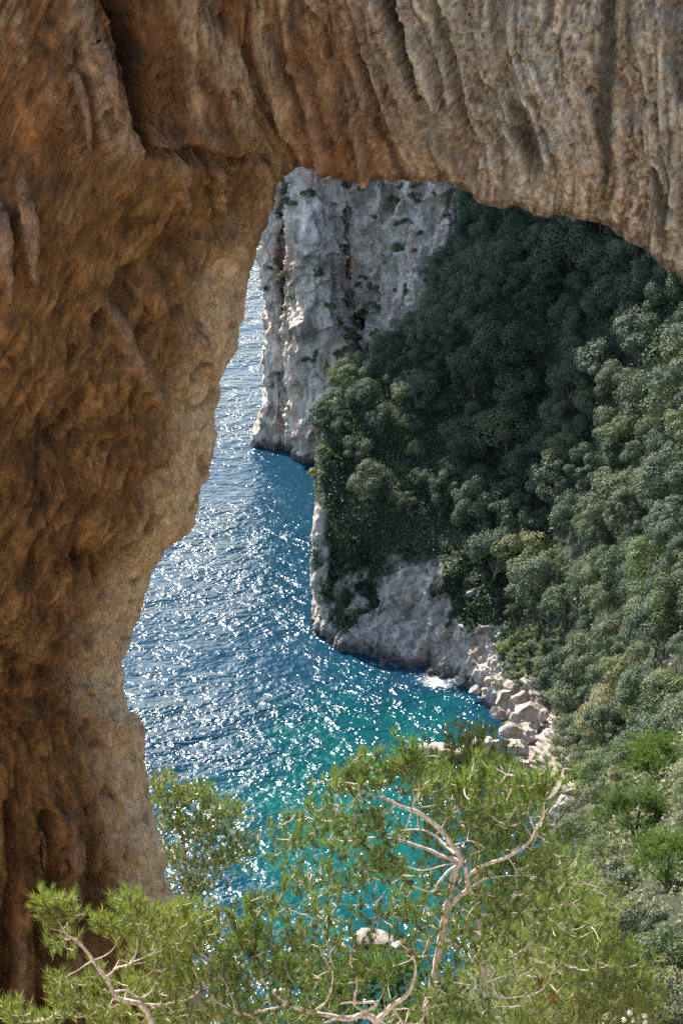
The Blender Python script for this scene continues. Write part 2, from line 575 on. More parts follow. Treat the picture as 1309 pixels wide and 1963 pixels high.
# ------------------------------------------------------------------ SETTING: wooded headland and gully
cols = 'ABCDEFGHIJKL'
hill_rows = [
    [(660, 1140, 272), (600, 1205, 246.5), (660, 1250, 238), (745, 1275, 234), (835, 1305, 228), (905, 1340, 223), (955, 1385, 216), (1005, 1450, 203), (1090, 1570, 172), (1230, 1740, 118), (1450, 1850, 88), (1750, 1950, 66)],
    [(655, 1100, 272), (597, 1150, 247.5), (655, 1195, 241), (738, 1200, 239), (825, 1240, 233), (895, 1280, 227), (950, 1310, 221), (1015, 1370, 208), (1105, 1490, 176), (1250, 1660, 121), (1480, 1760, 91), (1780, 1850, 69)],
    [(655, 1040, 273), (597, 1090, 248.5), (650, 1120, 244), (730, 1115, 243), (812, 1150, 238), (885, 1200, 232), (950, 1240, 226), (1035, 1280, 213), (1140, 1390, 180), (1290, 1560, 126), (1520, 1650, 96), (1820, 1700, 73)],
    [(655, 960, 275), (600, 1010, 250), (650, 1015, 248), (730, 1010, 247.5), (810, 1040, 244), (890, 1100, 237), (970, 1150, 230), (1060, 1180, 216), (1180, 1280, 184), (1330, 1420, 132), (1560, 1480, 101), (1850, 1500, 77)],
    [(665, 850, 280), (612, 880, 258), (680, 900, 256), (760, 900, 255), (840, 920, 252), (930, 980, 245), (1010, 1030, 236), (1100, 1050, 222), (1210, 1130, 194), (1360, 1270, 142), (1600, 1300, 108), (1900, 1300, 83)],
    [(690, 740, 288), (640, 770, 268), (710, 780, 265), (790, 780, 263), (880, 800, 259), (970, 850, 253), (1050, 880, 245), (1140, 900, 232), (1250, 980, 206), (1400, 1100, 156), (1640, 1100, 118), (1950, 1100, 92)],
    [(745, 690, 298), (718, 715, 281), (775, 700, 275), (838, 680, 271), (910, 680, 267), (1000, 700, 262), (1090, 730, 254), (1180, 740, 243), (1290, 800, 222), (1450, 900, 172), (1700, 900, 130), (2000, 900, 102)],
    [(845, 600, 308), (820, 612, 294), (856, 590, 286), (905, 562, 279), (965, 550, 274), (1055, 560, 269), (1145, 570, 264), (1230, 560, 254), (1340, 620, 236), (1500, 700, 188), (1750, 700, 143), (2050, 700, 112)],
    [(912, 470, 320), (893, 478, 306), (925, 460, 295), (968, 440, 286), (1025, 420, 281), (1105, 410, 277), (1190, 400, 273), (1280, 390, 266), (1390, 420, 250), (1550, 500, 204), (1800, 480, 156), (2100, 480, 123)],
    [(955, 350, 335), (942, 350, 320), (962, 330, 306), (1000, 280, 296), (1070, 270, 290), (1150, 260, 286), (1240, 250, 284), (1330, 240, 278), (1440, 250, 264), (1600, 300, 220), (1850, 280, 170), (2150, 260, 135)],
    [(990, 170, 350), (990, 170, 336), (1010, 130, 320), (1060, 80, 308), (1130, 40, 302), (1210, 20, 299), (1300, 0, 298), (1390, -10, 293), (1500, 0, 280), (1650, 60, 238), (1900, 40, 186), (2200, 20, 150)],
    [(1040, 230, 385), (1040, 180, 372), (1060, 60, 352), (1110, -40, 338), (1180, -110, 332), (1260, -150, 330), (1350, -160, 330), (1450, -160, 326), (1560, -120, 312), (1720, -20, 268), (1960, -60, 212), (2260, -100, 175)],
    [(1060, 400, 430), (1060, 350, 420), (1080, 200, 400), (1130, 60, 390), (1200, 0, 385), (1280, -60, 385), (1370, -60, 385), (1470, -60, 380), (1580, 0, 365), (1740, 80, 320), (1980, 40, 260), (2280, 0, 220)],
]


def hill_disp(g):
    d = 1.3 * fbm(g * 0.09 + 7, 4)
    u, v = seen(g)
    rock = sstep(960, 1130, v) * sstep(1130, 1040, u)
    ke = 0.3 + 0.7 * sstep(600, 670, u)
    w = g + 0.6 * np.stack([noise(g * 0.4 + 3), noise(g * 0.4 + 23), noise(g * 0.4 + 43)], -1)
    d = d * ke + rock * (0.5 * ke * fbm(g * np.array([0.3, 0.3, 0.16]) + 2, 4, 0.6, True) + 0.9 * ke * facet(w * np.array([0.3, 0.3, 0.16]), 11) + 0.45 * facet(w * np.array([0.75, 0.75, 0.4]), 12) + 0.2 * facet(w * 1.8, 13) - 0.3)
    out = sstep(960, 1000, u) * sstep(1140, 1100, u) * sstep(1230, 1270, v) * sstep(1600, 1560, v)
    face = sstep(1400, 1440, v)
    d = d + out * ((0.45 - 0.2 * face) * facet(w * np.array([0.4, 0.4, 0.14]), 14) + (0.28 - 0.1 * face) * facet(w * np.array([1.0, 1.0, 0.3]), 15) + 0.15 * facet(w * 2.6, 16))
    return d + 0.25 * fbm(g * 0.6, 4)


def bare_mask(u, v, p):
    """1 where the hillside shows bare rock"""
    n = fbm(p * 0.14 + 60, 4) * 90
    foot = sstep(1118, 1165, v + n - 0.10 * (u - 600) + 45 * np.exp(-((u - 790) / 60) ** 2)) * sstep(980, 930, u + n * 0.3)
    scar = np.exp(-((u - 790) / 46) ** 2 - ((v - 1125) / 58) ** 2) * 1.25
    edge = sstep(622, 602, u + n * 0.3) * sstep(940, 990, v)
    out = sstep(985, 1000, u + n * 0.2) * sstep(1120, 1090, u - 0.1 * (v - 1450) + n * 0.2 + 60 * sstep(1400, 1350, v)) * sstep(1290, 1330, v) * sstep(1600, 1560, v)
    up = np.exp(-((u - 690) / 30) ** 2 - ((v - 700) / 25) ** 2) * 0.9
    beach = sstep(925, 945, u + n * 0.2) * sstep(1030, 1000, u + n * 0.1) * sstep(1262, 1300, v + n * 0.3)
    return np.clip(foot + np.clip(scar + n * 0.006, 0, 1) * (scar > 0.15) + edge + out + up + beach, 0, 1)


def hill_col(g):
    c = rocky_colour(g, (0.40, 0.37, 0.335), (0.50, 0.46, 0.41), (0.40, 0.30, 0.235), (0.18, 0.17, 0.155), 1.6)
    u, v = seen(g)
    warm = (sstep(950, 1000, u) * sstep(1280, 1340, v))[..., None]
    c = c + warm * 0.8 * (np.array((0.33, 0.28, 0.24)) * (0.8 + 0.35 * fbm(g * 0.5, 3)[..., None]) - c)
    soil = np.array((0.035, 0.04, 0.025)) * (1 + 0.5 * fbm(g * 0.5 + 3, 3)[..., None])
    b = sstep(0.1, 0.75, bare_mask(u, v, g) + 0.25 * fbm(g * 0.9, 3))[..., None]
    c = soil + b * (c - soil)
    w = (sstep(2.2, 0.4, g[..., 2]) * sstep(1000, 960, u))[..., None] * 0.85
    return c + w * (np.array((0.045, 0.042, 0.04)) - c)


HILL, HILL_N = sheet('hillside', hill_rows, 480, 460, hill_disp, M_SOIL, hill_col, 'steep wooded headland hillside above the cove')

# ------------------------------------------------------------------ SETTING: the slope under the viewpoint
gx = np.array([-60, -30, -14, -6, 0, 6, 12, 20, 30, 45, 80.0])
gy = np.array([-14, 0, 3, 6, 12, 20, 35, 60, 90, 120, 145, 158, 172.0])
gz = np.array([
    [129, 129, 128.6, 128.3, 128.3, 128.3, 128.5, 129, 130, 131, 132],
    [128, 128, 128.0, 128.2, 128.3, 128.2, 128.2, 128, 128, 129, 131],
    [120, 121, 122, 123.0, 124, 124, 124, 124, 125, 127, 130],
    [114, 116, 117.5, 118.0, 118, 118, 118, 119, 121, 124, 128],
    [108, 110, 112.5, 112.5, 112.5, 112.5, 113, 115, 118, 121, 126],
    [100, 103, 107, 107, 106.5, 106.5, 107.5, 111, 114, 118, 123],
    [85, 90, 97, 97, 94, 95, 98, 102, 106, 110, 116],
    [60, 62, 68, 70, 72, 77, 83, 88, 93, 97, 104],
    [25, 28, 34, 38, 42, 49, 60, 68, 76, 83, 92],
    [-6, -4, 2, 8, 14, 21, 32, 46, 57, 66, 78],
    [-8, -8, -6, -4, 0, 3, 8, 22, 38, 51, 64],
    [-9, -9, -8, -7, -5, -4, -3, 3, 17, 34, 50],
    [-9, -9, -9, -9, -8, -8, -7, -4, 10, 28, 44],
])


def lookup(X, Y):
    X, Y = np.asarray(X, float), np.asarray(Y, float)
    i = np.clip(np.searchsorted(gy, Y) - 1, 0, len(gy) - 2)
    j = np.clip(np.searchsorted(gx, X) - 1, 0, len(gx) - 2)
    a = np.clip((Y - gy[i]) / (gy[i + 1] - gy[i]), 0, 1)
    b = np.clip((X - gx[j]) / (gx[j + 1] - gx[j]), 0, 1)
    return (gz[i, j] * (1 - a) + gz[i + 1, j] * a) * (1 - b) + (gz[i, j + 1] * (1 - a) + gz[i + 1, j + 1] * a) * b


def ground_z(X, Y):
    p = np.stack([np.asarray(X, float), np.asarray(Y, float), 0 * np.asarray(X, float)], -1)
    return lookup(X, Y) + 0.8 * fbm(p * 0.12 + 2, 3) * sstep(8, 30, p[..., 1]) + 0.12 * fbm(p * 0.9, 3)


yy, xx = np.meshgrid(np.concatenate([np.linspace(-14, 40, 130), np.linspace(40.6, 172, 120)]), np.linspace(-60, 80, 190), indexing='ij')
sg = np.stack([xx, yy, ground_z(xx, yy)], -1)
sc_ = rocky_colour(sg, (0.22, 0.20, 0.17), (0.42, 0.39, 0.35), (0.30, 0.22, 0.16), (0.08, 0.075, 0.055), 2.0)
bare = (sstep(6.5, 2.0, sg[..., 2]) * sstep(9.5, 7, sg[..., 0]))[..., None]
sc_ = np.array((0.032, 0.036, 0.02)) * (1 + 0.5 * fbm(sg * 0.8, 3)[..., None]) * (1 - bare) + sc_ * bare
near = (sstep(34, 22, sg[..., 1] + 5 * fbm(sg * 0.3, 3)))[..., None]  # unseen ground by the viewpoint, paled to bounce warm light onto the arch
sc_ = sc_ + near * (np.array((0.44, 0.36, 0.27)) * (1 + 0.3 * fbm(sg * 1.2, 3)[..., None]) - sc_)
tag(link('slope', make_mesh('slope', sg, grid_faces(*xx.shape), M_SOIL, sc_)), 'steep stony slope dropping from the viewpoint to the shore', None, None, 'structure')

# ------------------------------------------------------------------ THE ROCK ARCH
rim = np.array([  # the opening, from the foot of the left pillar over the top to the right pillar; u, v, distance, wall slope into the pillar
    (470, 2200, 33.0), (430, 2060, 33.2), (385, 1900, 33.4), (348, 1770, 33.5), (330, 1720, 33.5), (318, 1680, 33.5), (310, 1630, 33.5),
    (293, 1560, 33.5), (284, 1480, 33.6), (277, 1400, 33.6), (262, 1372, 33.6), (240, 1345, 33.8), (232, 1292, 34), (250, 1230, 34), (270, 1160, 34),
    (296, 1095, 33.8), (330, 1050, 33.6), (372, 1003, 33.4), (388, 930, 33.4), (408, 882, 33.4), (412, 830, 33.5), (413, 775, 33.5), (432, 705, 33.6),
    (455, 655, 33.6), (463, 600, 33.6), (478, 535, 33.6), (492, 480, 33.5), (508, 430, 33.4), (520, 395, 33.2), (533, 350, 33.0), (556, 328, 32.6), (582, 318, 32.2),
    (612, 324, 31.9), (640, 343, 31.7), (672, 346, 31.6), (712, 349, 31.5), (762, 345, 31.4), (806, 348, 31.3), (850, 352, 31.2), (890, 372, 31.1),
    (930, 392, 31.0), (985, 404, 30.9), (1040, 420, 30.8), (1092, 420, 30.7), (1150, 434, 30.6), (1200, 458, 30.5), (1250, 497, 30.4), (1309, 535, 30.2),
    (1400, 590, 30.0), (1520, 690, 29.8), (1620, 860, 29.6), (1680, 1100, 29.5), (1700, 1400, 29.5), (1700, 1750, 29.5), (1680, 2200, 29.5)])
rim_out = []
for k, (u, v, Y) in enumerate(rim):
    if v > 700 and u < 700:
        rim_out.append((u - 950, v + 20))
    elif u < 700:
        a = sstep(700, 318, v)
        rim_out.append((u - 950 * (1 - a) - 140 * a, v + 20 - a * 1150))
    elif u < 1400:
        rim_out.append((u + 0.1 * (u - 700) - 0.0, -500))
    else:
        a = min(1, (u - 1400) / 300)
        rim_out.append((u + 120 + 800 * a, -500 + (v - 560 + 900) * a * 0.9))
rim_out = np.array(rim_out)
seglen = np.concatenate([[0], np.cumsum(np.linalg.norm(np.diff(rim[:, :2], axis=0), axis=1))])
NS = 760
fine = np.interp(np.linspace(0, 1, NS), [0, 0.03, 0.80, 1.0], [0, 0.07 * seglen[-1], 0.66 * seglen[-1], seglen[-1]])
idx = np.interp(fine, seglen, np.arange(len(rim)))


def at_idx(arr, idx):
    m = len(arr)
    i = np.clip(np.floor(idx).astype(int), 0, m - 2)
    f = (idx - i)[:, None]
    g = lambda k: arr[np.clip(k, 0, m - 1)]
    p0, p1, p2, p3 = g(i - 1), g(i), g(i + 1), g(i + 2)
    return 0.5 * (2 * p1 + (p2 - p0) * f + (2 * p0 - 5 * p1 + 4 * p2 - p3) * f ** 2 + (3 * p1 - p0 - 3 * p2 + p3) * f ** 3)


Pin = at_idx(rim, idx)
Pout = at_idx(np.array(rim_out, float), idx)
k = np.ones(41) / 41
for c in range(2):  # smooth the outer edge
    Pout[:, c] = np.convolve(np.pad(Pout[:, c], 20, 'edge'), k, 'valid')
# broken, crumbly rim
jit = fbm(np.stack([fine / 26.0, fine * 0, fine * 0], -1), 4, 0.6) * 5
lint = sstep(560, 640, Pin[:, 0])
tang = np.gradient(Pin[:, :2], axis=0)
tang /= np.linalg.norm(tang, axis=1, keepdims=True)
nrm2 = np.stack([tang[:, 1], -tang[:, 0]], -1)
JIT = nrm2 * jit[:, None] * (0.55 + 0.3 * lint)[:, None]

NF, NB, NK = 250, 26, 34
f_front = np.linspace(1, 0, NF) ** 1.5
pil = sstep(620, 480, Pin[:, 0]) * sstep(250, 520, Pin[:, 1])      # 1 on the left pillar
rpil = sstep(1350, 1550, Pin[:, 0])
front = Pin[:, None, :2] + (Pout - Pin[:, :2])[:, None, :] * f_front[None, :, None]
dist = np.linalg.norm(front - Pin[:, None, :2], axis=-1)
front = front + JIT[:, None, :] * np.exp(-dist / 45.0)[..., None]
Psm = np.convolve(np.pad(Pin[:, 0], 60, 'edge'), np.ones(121) / 121, 'valid')
broad = dist * (1 - pil[:, None]) + pil[:, None] * np.clip(Psm[:, None] - front[..., 0] + 30, 0, None)
Ysm = np.convolve(np.pad(Pin[:, 2], 70, 'edge'), np.ones(141) / 141, 'valid')
Yf = Ysm[:, None] + (Pin[:, 2] - Ysm)[:, None] * np.exp(-dist / 90.0) - (4.3 * pil + 1.9 * (1 - pil))[:, None] * (1 - np.exp(-broad / (300 * pil + 420 * (1 - pil))[:, None]))
Yf += (1.5 * pil + 0.55 * (1 - pil))[:, None] * np.exp(-dist / 42.0)
G_front = at(front[..., 0], front[..., 1], Yf)
# soffit: goes back from the rim, drawing away from the opening; then the far face outward
fb = np.linspace(0, 1, NB + 1)[1:]
lipY = Yf[:, -1]
sof = Pin[:, None, :2] + JIT[:, None, :] + (Pout - Pin[:, :2])[:, None, :] * (0.16 * fb ** 1.3)[None, :, None]
G_sof = at(sof[..., 0], sof[..., 1], lipY[:, None] + 2.6 * fb[None, :])
fk = np.linspace(0, 1, NK + 1)[1:]
bk = Pin[:, None, :2] + JIT[:, None, :] + (Pout - Pin[:, :2])[:, None, :] * (0.16 + 0.84 * fk)[None, :, None]
G_bk = at(bk[..., 0], bk[..., 1], (lipY + 2.6)[:, None] + (1.2 * np.sin(fk * 3.14) + 0.2)[None, :])
G = np.concatenate([G_front, G_sof, G_bk], 1)
NQ = G.shape[1]
nr = grid_normals(G, True)
if nr[NS // 3, NF // 2, 1] > 0:
    nr = -nr
U, V = seen(G)
isf = np.zeros((NS, NQ))
isf[:, :NF] = 1
isf[:, NF:NF + 8] = np.linspace(1, 0.2, 8)[None]
PIL = np.repeat(pil[:, None], NQ, 1)
PILW = sstep(560, 420, U + 0.0 * V) * sstep(230, 330, V + 0.25 * (U - 300))


def seg_field(pts, u, v):
    """distance to a traced line with changing half width: returns 1 at the centre, 0 outside"""
    best = np.zeros(u.shape)
    for (a, b, ra), (c, d, rb) in zip(pts[:-1], pts[1:]):
        L = (c - a) ** 2 + (d - b) ** 2
        t = np.clip(((u - a) * (c - a) + (v - b) * (d - b)) / L, 0, 1)
        r = ra + (rb - ra) * t
        dd = np.hypot(u - a - t * (c - a), v - b - t * (d - b)) / r
        best = np.maximum(best, np.clip(1 - dd, 0, 1))
    return best


# direction in which the drapery flutes run, as a sideways drift per pixel down
def flute_w(u, v):
    s = np.interp(u, [-200, 0, 200, 500, 640, 760, 900, 1000, 1120, 1400], [0.1, 0.14, 0.2, 0.24, 0.26, 0.34, 0.36, 0.2, 0.06, 0.0])
    return u - s * (v - 180)


wob = 34 * noise(np.stack([U / 160, V / 210, 0 * U], -1)) + 8 * noise(np.stack([U / 50, V / 70, 0 * U + 4], -1))
FW = flute_w(U, V) + wob
lintel = 1 - PILW
fl = fbm(np.stack([FW / 88.0, V / 620.0, 0 * U + 2], -1), 4, 0.55)
fl2 = fbm(np.stack([FW / 24.0, V / 260.0, 0 * U + 8], -1), 3, 0.5)
fade_right = 1 - 0.45 * sstep(980, 1150, U)
edgeD = np.concatenate([dist, np.zeros((NS, NQ - NF))], 1)
nearlip = 0.12 + 0.88 * sstep(0, 120, edgeD)
D = isf * lintel * nearlip * (0.26 * np.clip(fl * 1.5, -1, 1) * fade_right + 0.11 * fl2)
# pillar: long slanting scallops and pits
ca, sa = math.cos(0.62), math.sin(0.62)
pu, pv = U * ca + (V - 1270) * sa * 0.75, -U * sa + V * ca
steep = sstep(1100, 1450, V)
pu = pu * (1 - steep) + (U + 0.05 * V) * steep
pv = pv * (1 - steep) + (V - 0.2 * U) * steep
pw = 25 * noise(np.stack([U / 90, V / 90, 0 * U + 6], -1))
edge_r = sstep(480, 150, dist[:, :1] * 0 + np.concatenate([dist, np.zeros((NS, NQ - NF))], 1))
scal = fbm(np.stack([(pu + pw) / 75.0, pv / 260.0, 0 * U + 3], -1), 5, 0.58, True)
big = fbm(np.stack([U / 330, V / 330, 0 * U + 5], -1), 3)
pit = fbm(np.stack([(pu + pw) / 26.0, pv / 70.0, 0 * U + 11], -1), 4, 0.6)
pit2 = -np.abs(noise(np.stack([(pu + pw) / 38.0, pv / 120.0, 0 * U + 14], -1))) * 2 + 0.6 - 0.8 * sstep(0.25, 0.5, noise(np.stack([(pu + 0.6 * pw) / 22.0, pv / 44.0, 0 * U + 19], -1)))
blocks = facet(np.stack([(pu + pw) / 60.0, pv / 150.0, 0 * U + 0.3], -1), 21) + 0.5 * facet(np.stack([(pu + pw) / 24.0, pv / 48.0, 0 * U + 0.3], -1), 22)
spots = noise(np.stack([U / 17.0, V / 24.0, 0 * U + 41], -1))
rough = 0.45 + 0.55 * np.clip(sstep(450, 800, V) * 0.7 + sstep(150, 330, U) * 0.6, 0, 1)
D += isf * PILW * ((0.20 * scal * rough + 0.5 * big) * (0.03 + 0.97 * sstep(30, 260, edgeD)) + (0.06 * pit + 0.13 * pit2 + 0.13 * blocks) * rough * (0.25 + 0.75 * sstep(0, 70, edgeD)))
D += isf * lintel * nearlip * (0.07 * blocks - 0.08 * sstep(0.3, 0.55, spots))
# general crumble
D += isf * (0.05 * lintel * fbm(np.stack([(FW + 0.4 * wob) / 11.0, V / 230.0, 0 * U + 61], -1), 3, 0.6) + 0.03 * PILW * fbm(np.stack([(pu + 0.5 * pw) / 10.0, pv / 95.0, 0 * U + 66], -1), 3, 0.6)) * nearlip
D += (0.3 + 0.7 * isf) * (0.09 * fbm(G * 1.6, 4) + 0.035 * fbm(G * 5.0, 3))
D += (1 - isf) * 0.25 * fbm(G * 0.5, 4)
# clefts, overhang shadow line and hollows traced from the rock
CREV = [([(722, -60, 16), (742, 30, 20), (768, 95, 17), (800, 195, 7)], 1.1),
        ([(800, 190, 14), (830, 240, 22), (880, 310, 20), (925, 372, 12)], 0.28),
        ([(830, -40, 12), (850, 100, 14), (880, 240, 14), (905, 330, 10)], 0.34),
        ([(200, -60, 26), (235, 40, 26), (262, 140, 24), (276, 240, 20), (286, 285, 6)], 1.2),
        ([(950, -30, 20), (962, 80, 18), (985, 200, 26), (1015, 300, 34), (1060, 380, 24)], 0.4),
        ([(470, 100, 10), (500, 190, 12), (545, 280, 9)], 0.3), ([(600, 20, 9), (640, 140, 10), (665, 250, 12), (690, 330, 10)], 0.32),
        ([(690, 120, 14), (720, 230, 22), (745, 320, 20)], 0.3), ([(520, 60, 14), (560, 180, 12), (600, 290, 10)], 0.26),
        ([(285, 285, 12), (360, 290, 15), (440, 298, 15), (520, 300, 12), (560, 312, 8)], 0.34),
        ([(392, 20, 22), (430, 40, 16)], 0.25), ([(1250, 330, 16), (1275, 400, 18)], 0.25), ([(1225, 405, 12), (1235, 425, 12)], 0.3),
        ([(340, 470, 26), (260, 550, 34), (205, 625, 26)], 0.55), ([(150, 680, 14), (135, 700, 16)], 0.4), ([(410, 590, 8), (440, 520, 10), (468, 440, 8)], 0.3),
        ([(380, 280, 8), (410, 400, 9), (420, 480, 6)], 0.25), ([(80, 1560, 22), (95, 1720, 18), (92, 1790, 10)], 0.5), ([(15, 1540, 14), (20, 1700, 16), (10, 1960, 14)], 0.35),
        ([(165, 1560, 16), (180, 1700, 18), (170, 1760, 8)], 0.3), ([(60, 1650, 10), (75, 1900, 12), (72, 2050, 10)], 0.35),
        ([(130, 1040, 10), (140, 1075, 12)], 0.35), ([(170, 1060, 8), (176, 1110, 10)], 0.3), ([(100, 850, 16), (130, 800, 12)], 0.3)]
for pts, dep in CREV:
    D -= isf * dep * (0.25 + 0.75 * nearlip) * sstep(0, 0.75, seg_field(pts, U, V))
RIDGE = [([(40, 335, 14), (48, 420, 20), (58, 500, 15), (66, 545, 8)], 0.34), ([(150, 20, 14), (180, 110, 20), (205, 190, 14), (222, 235, 6)], 0.34),
         ([(125, 100, 9), (160, 200, 12), (172, 300, 7)], 0.22), ([(330, 295, 8), (338, 340, 12), (345, 385, 6)], 0.22),
         ([(2, 400, 10), (8, 520, 14), (16, 570, 8)], 0.25), ([(395, 310, 8), (415, 370, 10), (430, 430, 5)], 0.18),
         ([(300, 270, 12), (330, 275, 12)], 0.2), ([(230, 610, 22), (255, 690, 26), (285, 760, 14)], 0.3), ([(380, 640, 10), (395, 720, 10)], 0.2),
         ([(80, 1600, 10), (86, 1650, 7), (84, 1668, 3)], 0.25), ([(125, 1600, 14), (128, 1660, 8)], 0.2), ([(140, 1980, 18), (135, 1700, 16), (120, 1560, 10)], 0.2),
         ([(40, 2000, 14), (38, 1800, 12)], 0.18), ([(108, 1120, 12), (112, 1180, 10)], 0.2), ([(635, 120, 14), (668, 240, 18), (700, 335, 14)], 0.3), ([(560, 120, 12), (600, 240, 14), (628, 325, 10)], 0.25)]
for pts, dep in RIDGE:
    D += isf * dep * sstep(0, 0.8, seg_field(pts, U, V))
G2 = G + nr * D[..., None]

# colours of the stone: ochre, rust, calcite curtains, grey lichen, black algae streaks; some light and shade painted in
w3 = lambda x: x[..., None]
CA = np.zeros(G.shape) + np.array((0.47, 0.215, 0.078))
CA += w3(lintel) * (np.array((0.40, 0.18, 0.068)) - CA)
m1 = fbm(np.stack([U / 180, V / 240, 0 * U + 21], -1), 4)
m2 = fbm(np.stack([(pu + pw) / 45, pv / 120, 0 * U + 27], -1), 4)
CA += w3(sstep(-0.1, 0.6, m1) * 0.8) * (np.array((0.28, 0.12, 0.043)) - CA)
CA += w3(sstep(0.05, 0.6, m2) * PILW * 0.7) * (np.array((0.58, 0.30, 0.115)) - CA)
CA += w3(sstep(0.1, 0.6, -m2) * PILW * 0.6) * (np.array((0.13, 0.058, 0.025)) - CA)
curt = sstep(-0.05, 0.35, fl + 0.35 * fl2) * lintel
CA += w3(curt * 0.9) * (np.array((0.66, 0.44, 0.265)) - CA)
CA += w3(sstep(0.1, 0.6, -fl2) * lintel * 0.55) * (np.array((0.19, 0.085, 0.035)) - CA)
grey = sstep(560, 1050, U + 0.5 * (300 - V)) * lintel
spk = fbm(np.stack([U / 9, V / 14, 0 * U + 33], -1), 4, 0.7)
CA += w3(grey * sstep(-0.9, 0.3, spk + 0.5 * m1) * 0.85) * (np.array((0.80, 0.68, 0.54)) - CA)
CA += w3(grey * sstep(0.3, 0.8, -spk) * 0.3) * (np.array((0.16, 0.12, 0.09)) - CA)
st1 = fbm(np.stack([(FW + 0.4 * wob) / 11.0, V / 230.0, 0 * U + 61], -1), 3, 0.6)
st2 = fbm(np.stack([(pu + 0.5 * pw) / 10.0, pv / 95.0, 0 * U + 66], -1), 3, 0.6)
CA *= w3(1 + lintel * isf * 0.55 * np.clip(st1, -1, 1) + PILW * isf * 0.5 * np.clip(st2, -1, 1))
CA += w3(sstep(0.35, 0.75, -st1) * lintel * isf * 0.5) * (np.array((0.13, 0.09, 0.06)) - CA)
CA *= w3(PILW) * np.array((0.36, 0.42, 0.42)) + w3(1 - PILW) * (np.array((0.45, 0.48, 0.48)) + w3(grey) * np.array((0.02, 0.06, 0.11)))
pale = PILW * sstep(150, 20, edgeD + 30 * m2) * sstep(330, 560, V)  # bounce light on the pillar's opening edge, painted as paler stone
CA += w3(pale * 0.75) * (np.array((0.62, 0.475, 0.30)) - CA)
for pts, dep in RIDGE:
    CA += w3(sstep(0.1, 0.7, seg_field(pts, U, V)) * 0.6) * (np.array((0.25, 0.165, 0.105)) - CA)
STAIN_SHADE = [([(1168, -80, 24), (1165, 100, 24), (1158, 220, 26), (1166, 300, 22), (1162, 345, 8)], 0.85), ([(1205, -60, 14), (1210, 100, 12)], 0.5),
         ([(1290, -40, 26), (1300, 90, 34), (1309, 180, 20)], 0.6), ([(1255, 330, 14), (1270, 420, 16), (1262, 450, 8)], 0.7), ([(985, 150, 20), (995, 240, 24), (1020, 330, 30)], 0.45),
         ([(800, 190, 12), (850, 280, 20), (900, 350, 14)], 0.4), ([(390, 10, 26), (440, 60, 14)], 0.5), ([(205, -40, 22), (260, 140, 22), (280, 270, 10)], 0.7), ([(735, -40, 18), (770, 100, 14), (800, 190, 6)], 0.8)]
for pts, dep in STAIN_SHADE:  # black streaks, and shade painted along the clefts
    sf = seg_field(pts, U + 6 * spk, V)
    CA += w3(sstep(0.05, 0.6, sf + 0.25 * (spk - 0.1) * (sf > 0)) * dep) * (np.array((0.04, 0.038, 0.033)) - CA)
rimdark = lintel * sstep(26, 4, edgeD + 14 * spk) * isf  # darker along the lintel's lower rim
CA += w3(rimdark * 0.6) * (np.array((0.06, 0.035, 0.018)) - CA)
grain = fbm(np.stack([(pu + pw) / 9.0, pv / 16.0, 0 * U + 51], -1), 3, 0.6)
CA *= w3(1 + 0.28 * np.clip(grain, -1, 1) * isf)
CA += w3(sstep(0.28, 0.5, noise(np.stack([(pu + 0.6 * pw) / 22.0, pv / 44.0, 0 * U + 19], -1))) * PILW * 0.55 * isf) * (np.array((0.075, 0.042, 0.02)) - CA)  # painted shade: darkens the pits with the noise that hollows them
CA = np.clip(CA, 0.015, 0.75)
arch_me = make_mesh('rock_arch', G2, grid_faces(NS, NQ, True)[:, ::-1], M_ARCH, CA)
arch = link('rock_arch', arch_me)
tag(arch, 'huge ochre limestone arch with fluted underside framing the sea and wooded cove', 'rock arch')


def face_point(u, v):
    a = np.hypot(U[:, :NF] - u, V[:, :NF] - v)
    i, j = np.unravel_index(np.argmin(a), a.shape)
    return G2[i, j], nr[i, j]


# hanging dripstones
DRIP = [((44, 345), (62, 540), 0.15, 0.4), ((172, 60), (220, 232), 0.17, 0.4), ((140, 120), (173, 300), 0.09, 0.3), ((2, 380), (14, 565), 0.13, 0.35),         ((80, 1585), (84, 1668), 0.09, 0.3), ((126, 1590), (130, 1668), 0.12, 0.3)]
for (a, b, r, k2) in DRIP:
    n = 26
    t = np.linspace(0, 1, n)
    uu, vv = a[0] + (b[0] - a[0]) * t, a[1] + (b[1] - a[1]) * t
    pts, nn = zip(*[face_point(x, y) for x, y in zip(uu, vv)])
    pts, nn = np.array(pts), np.array(nn)
    kk = np.ones(9) / 9
    for c in range(3):
        pts[:, c] = np.convolve(np.pad(pts[:, c], 4, 'edge'), kk, 'valid')
    ac = Acc()
    rad = r * (np.clip(t / 0.12, 0.35, 1)) * (1 - 0.75 * t ** 1.6)
    ac.tube(pts + nn * 0.02, rad, 12, 0.10)
    vv_ = np.concatenate(ac.v)
    vv_ = vv_ + 0.05 * fbm(vv_ * 3.0, 3)[:, None] * np.array([1, 1, 0.2])
    cc = np.array((0.25, 0.165, 0.105)) * (0.85 + 0.45 * fbm(vv_ * np.array([6, 6, 2.5]), 4)[:, None])
    me = make_mesh('dripstone', vv_, [np.concatenate(ac.q), np.concatenate(ac.t)], M_ARCH, np.clip(cc, 0.05, 0.6))
    link('dripstone', me, arch)

# ------------------------------------------------------------------ vegetation: prototypes


def unit(n, rng):
    d = rng.normal(size=(n, 3))
    return d / np.linalg.norm(d, axis=1, keepdims=True)


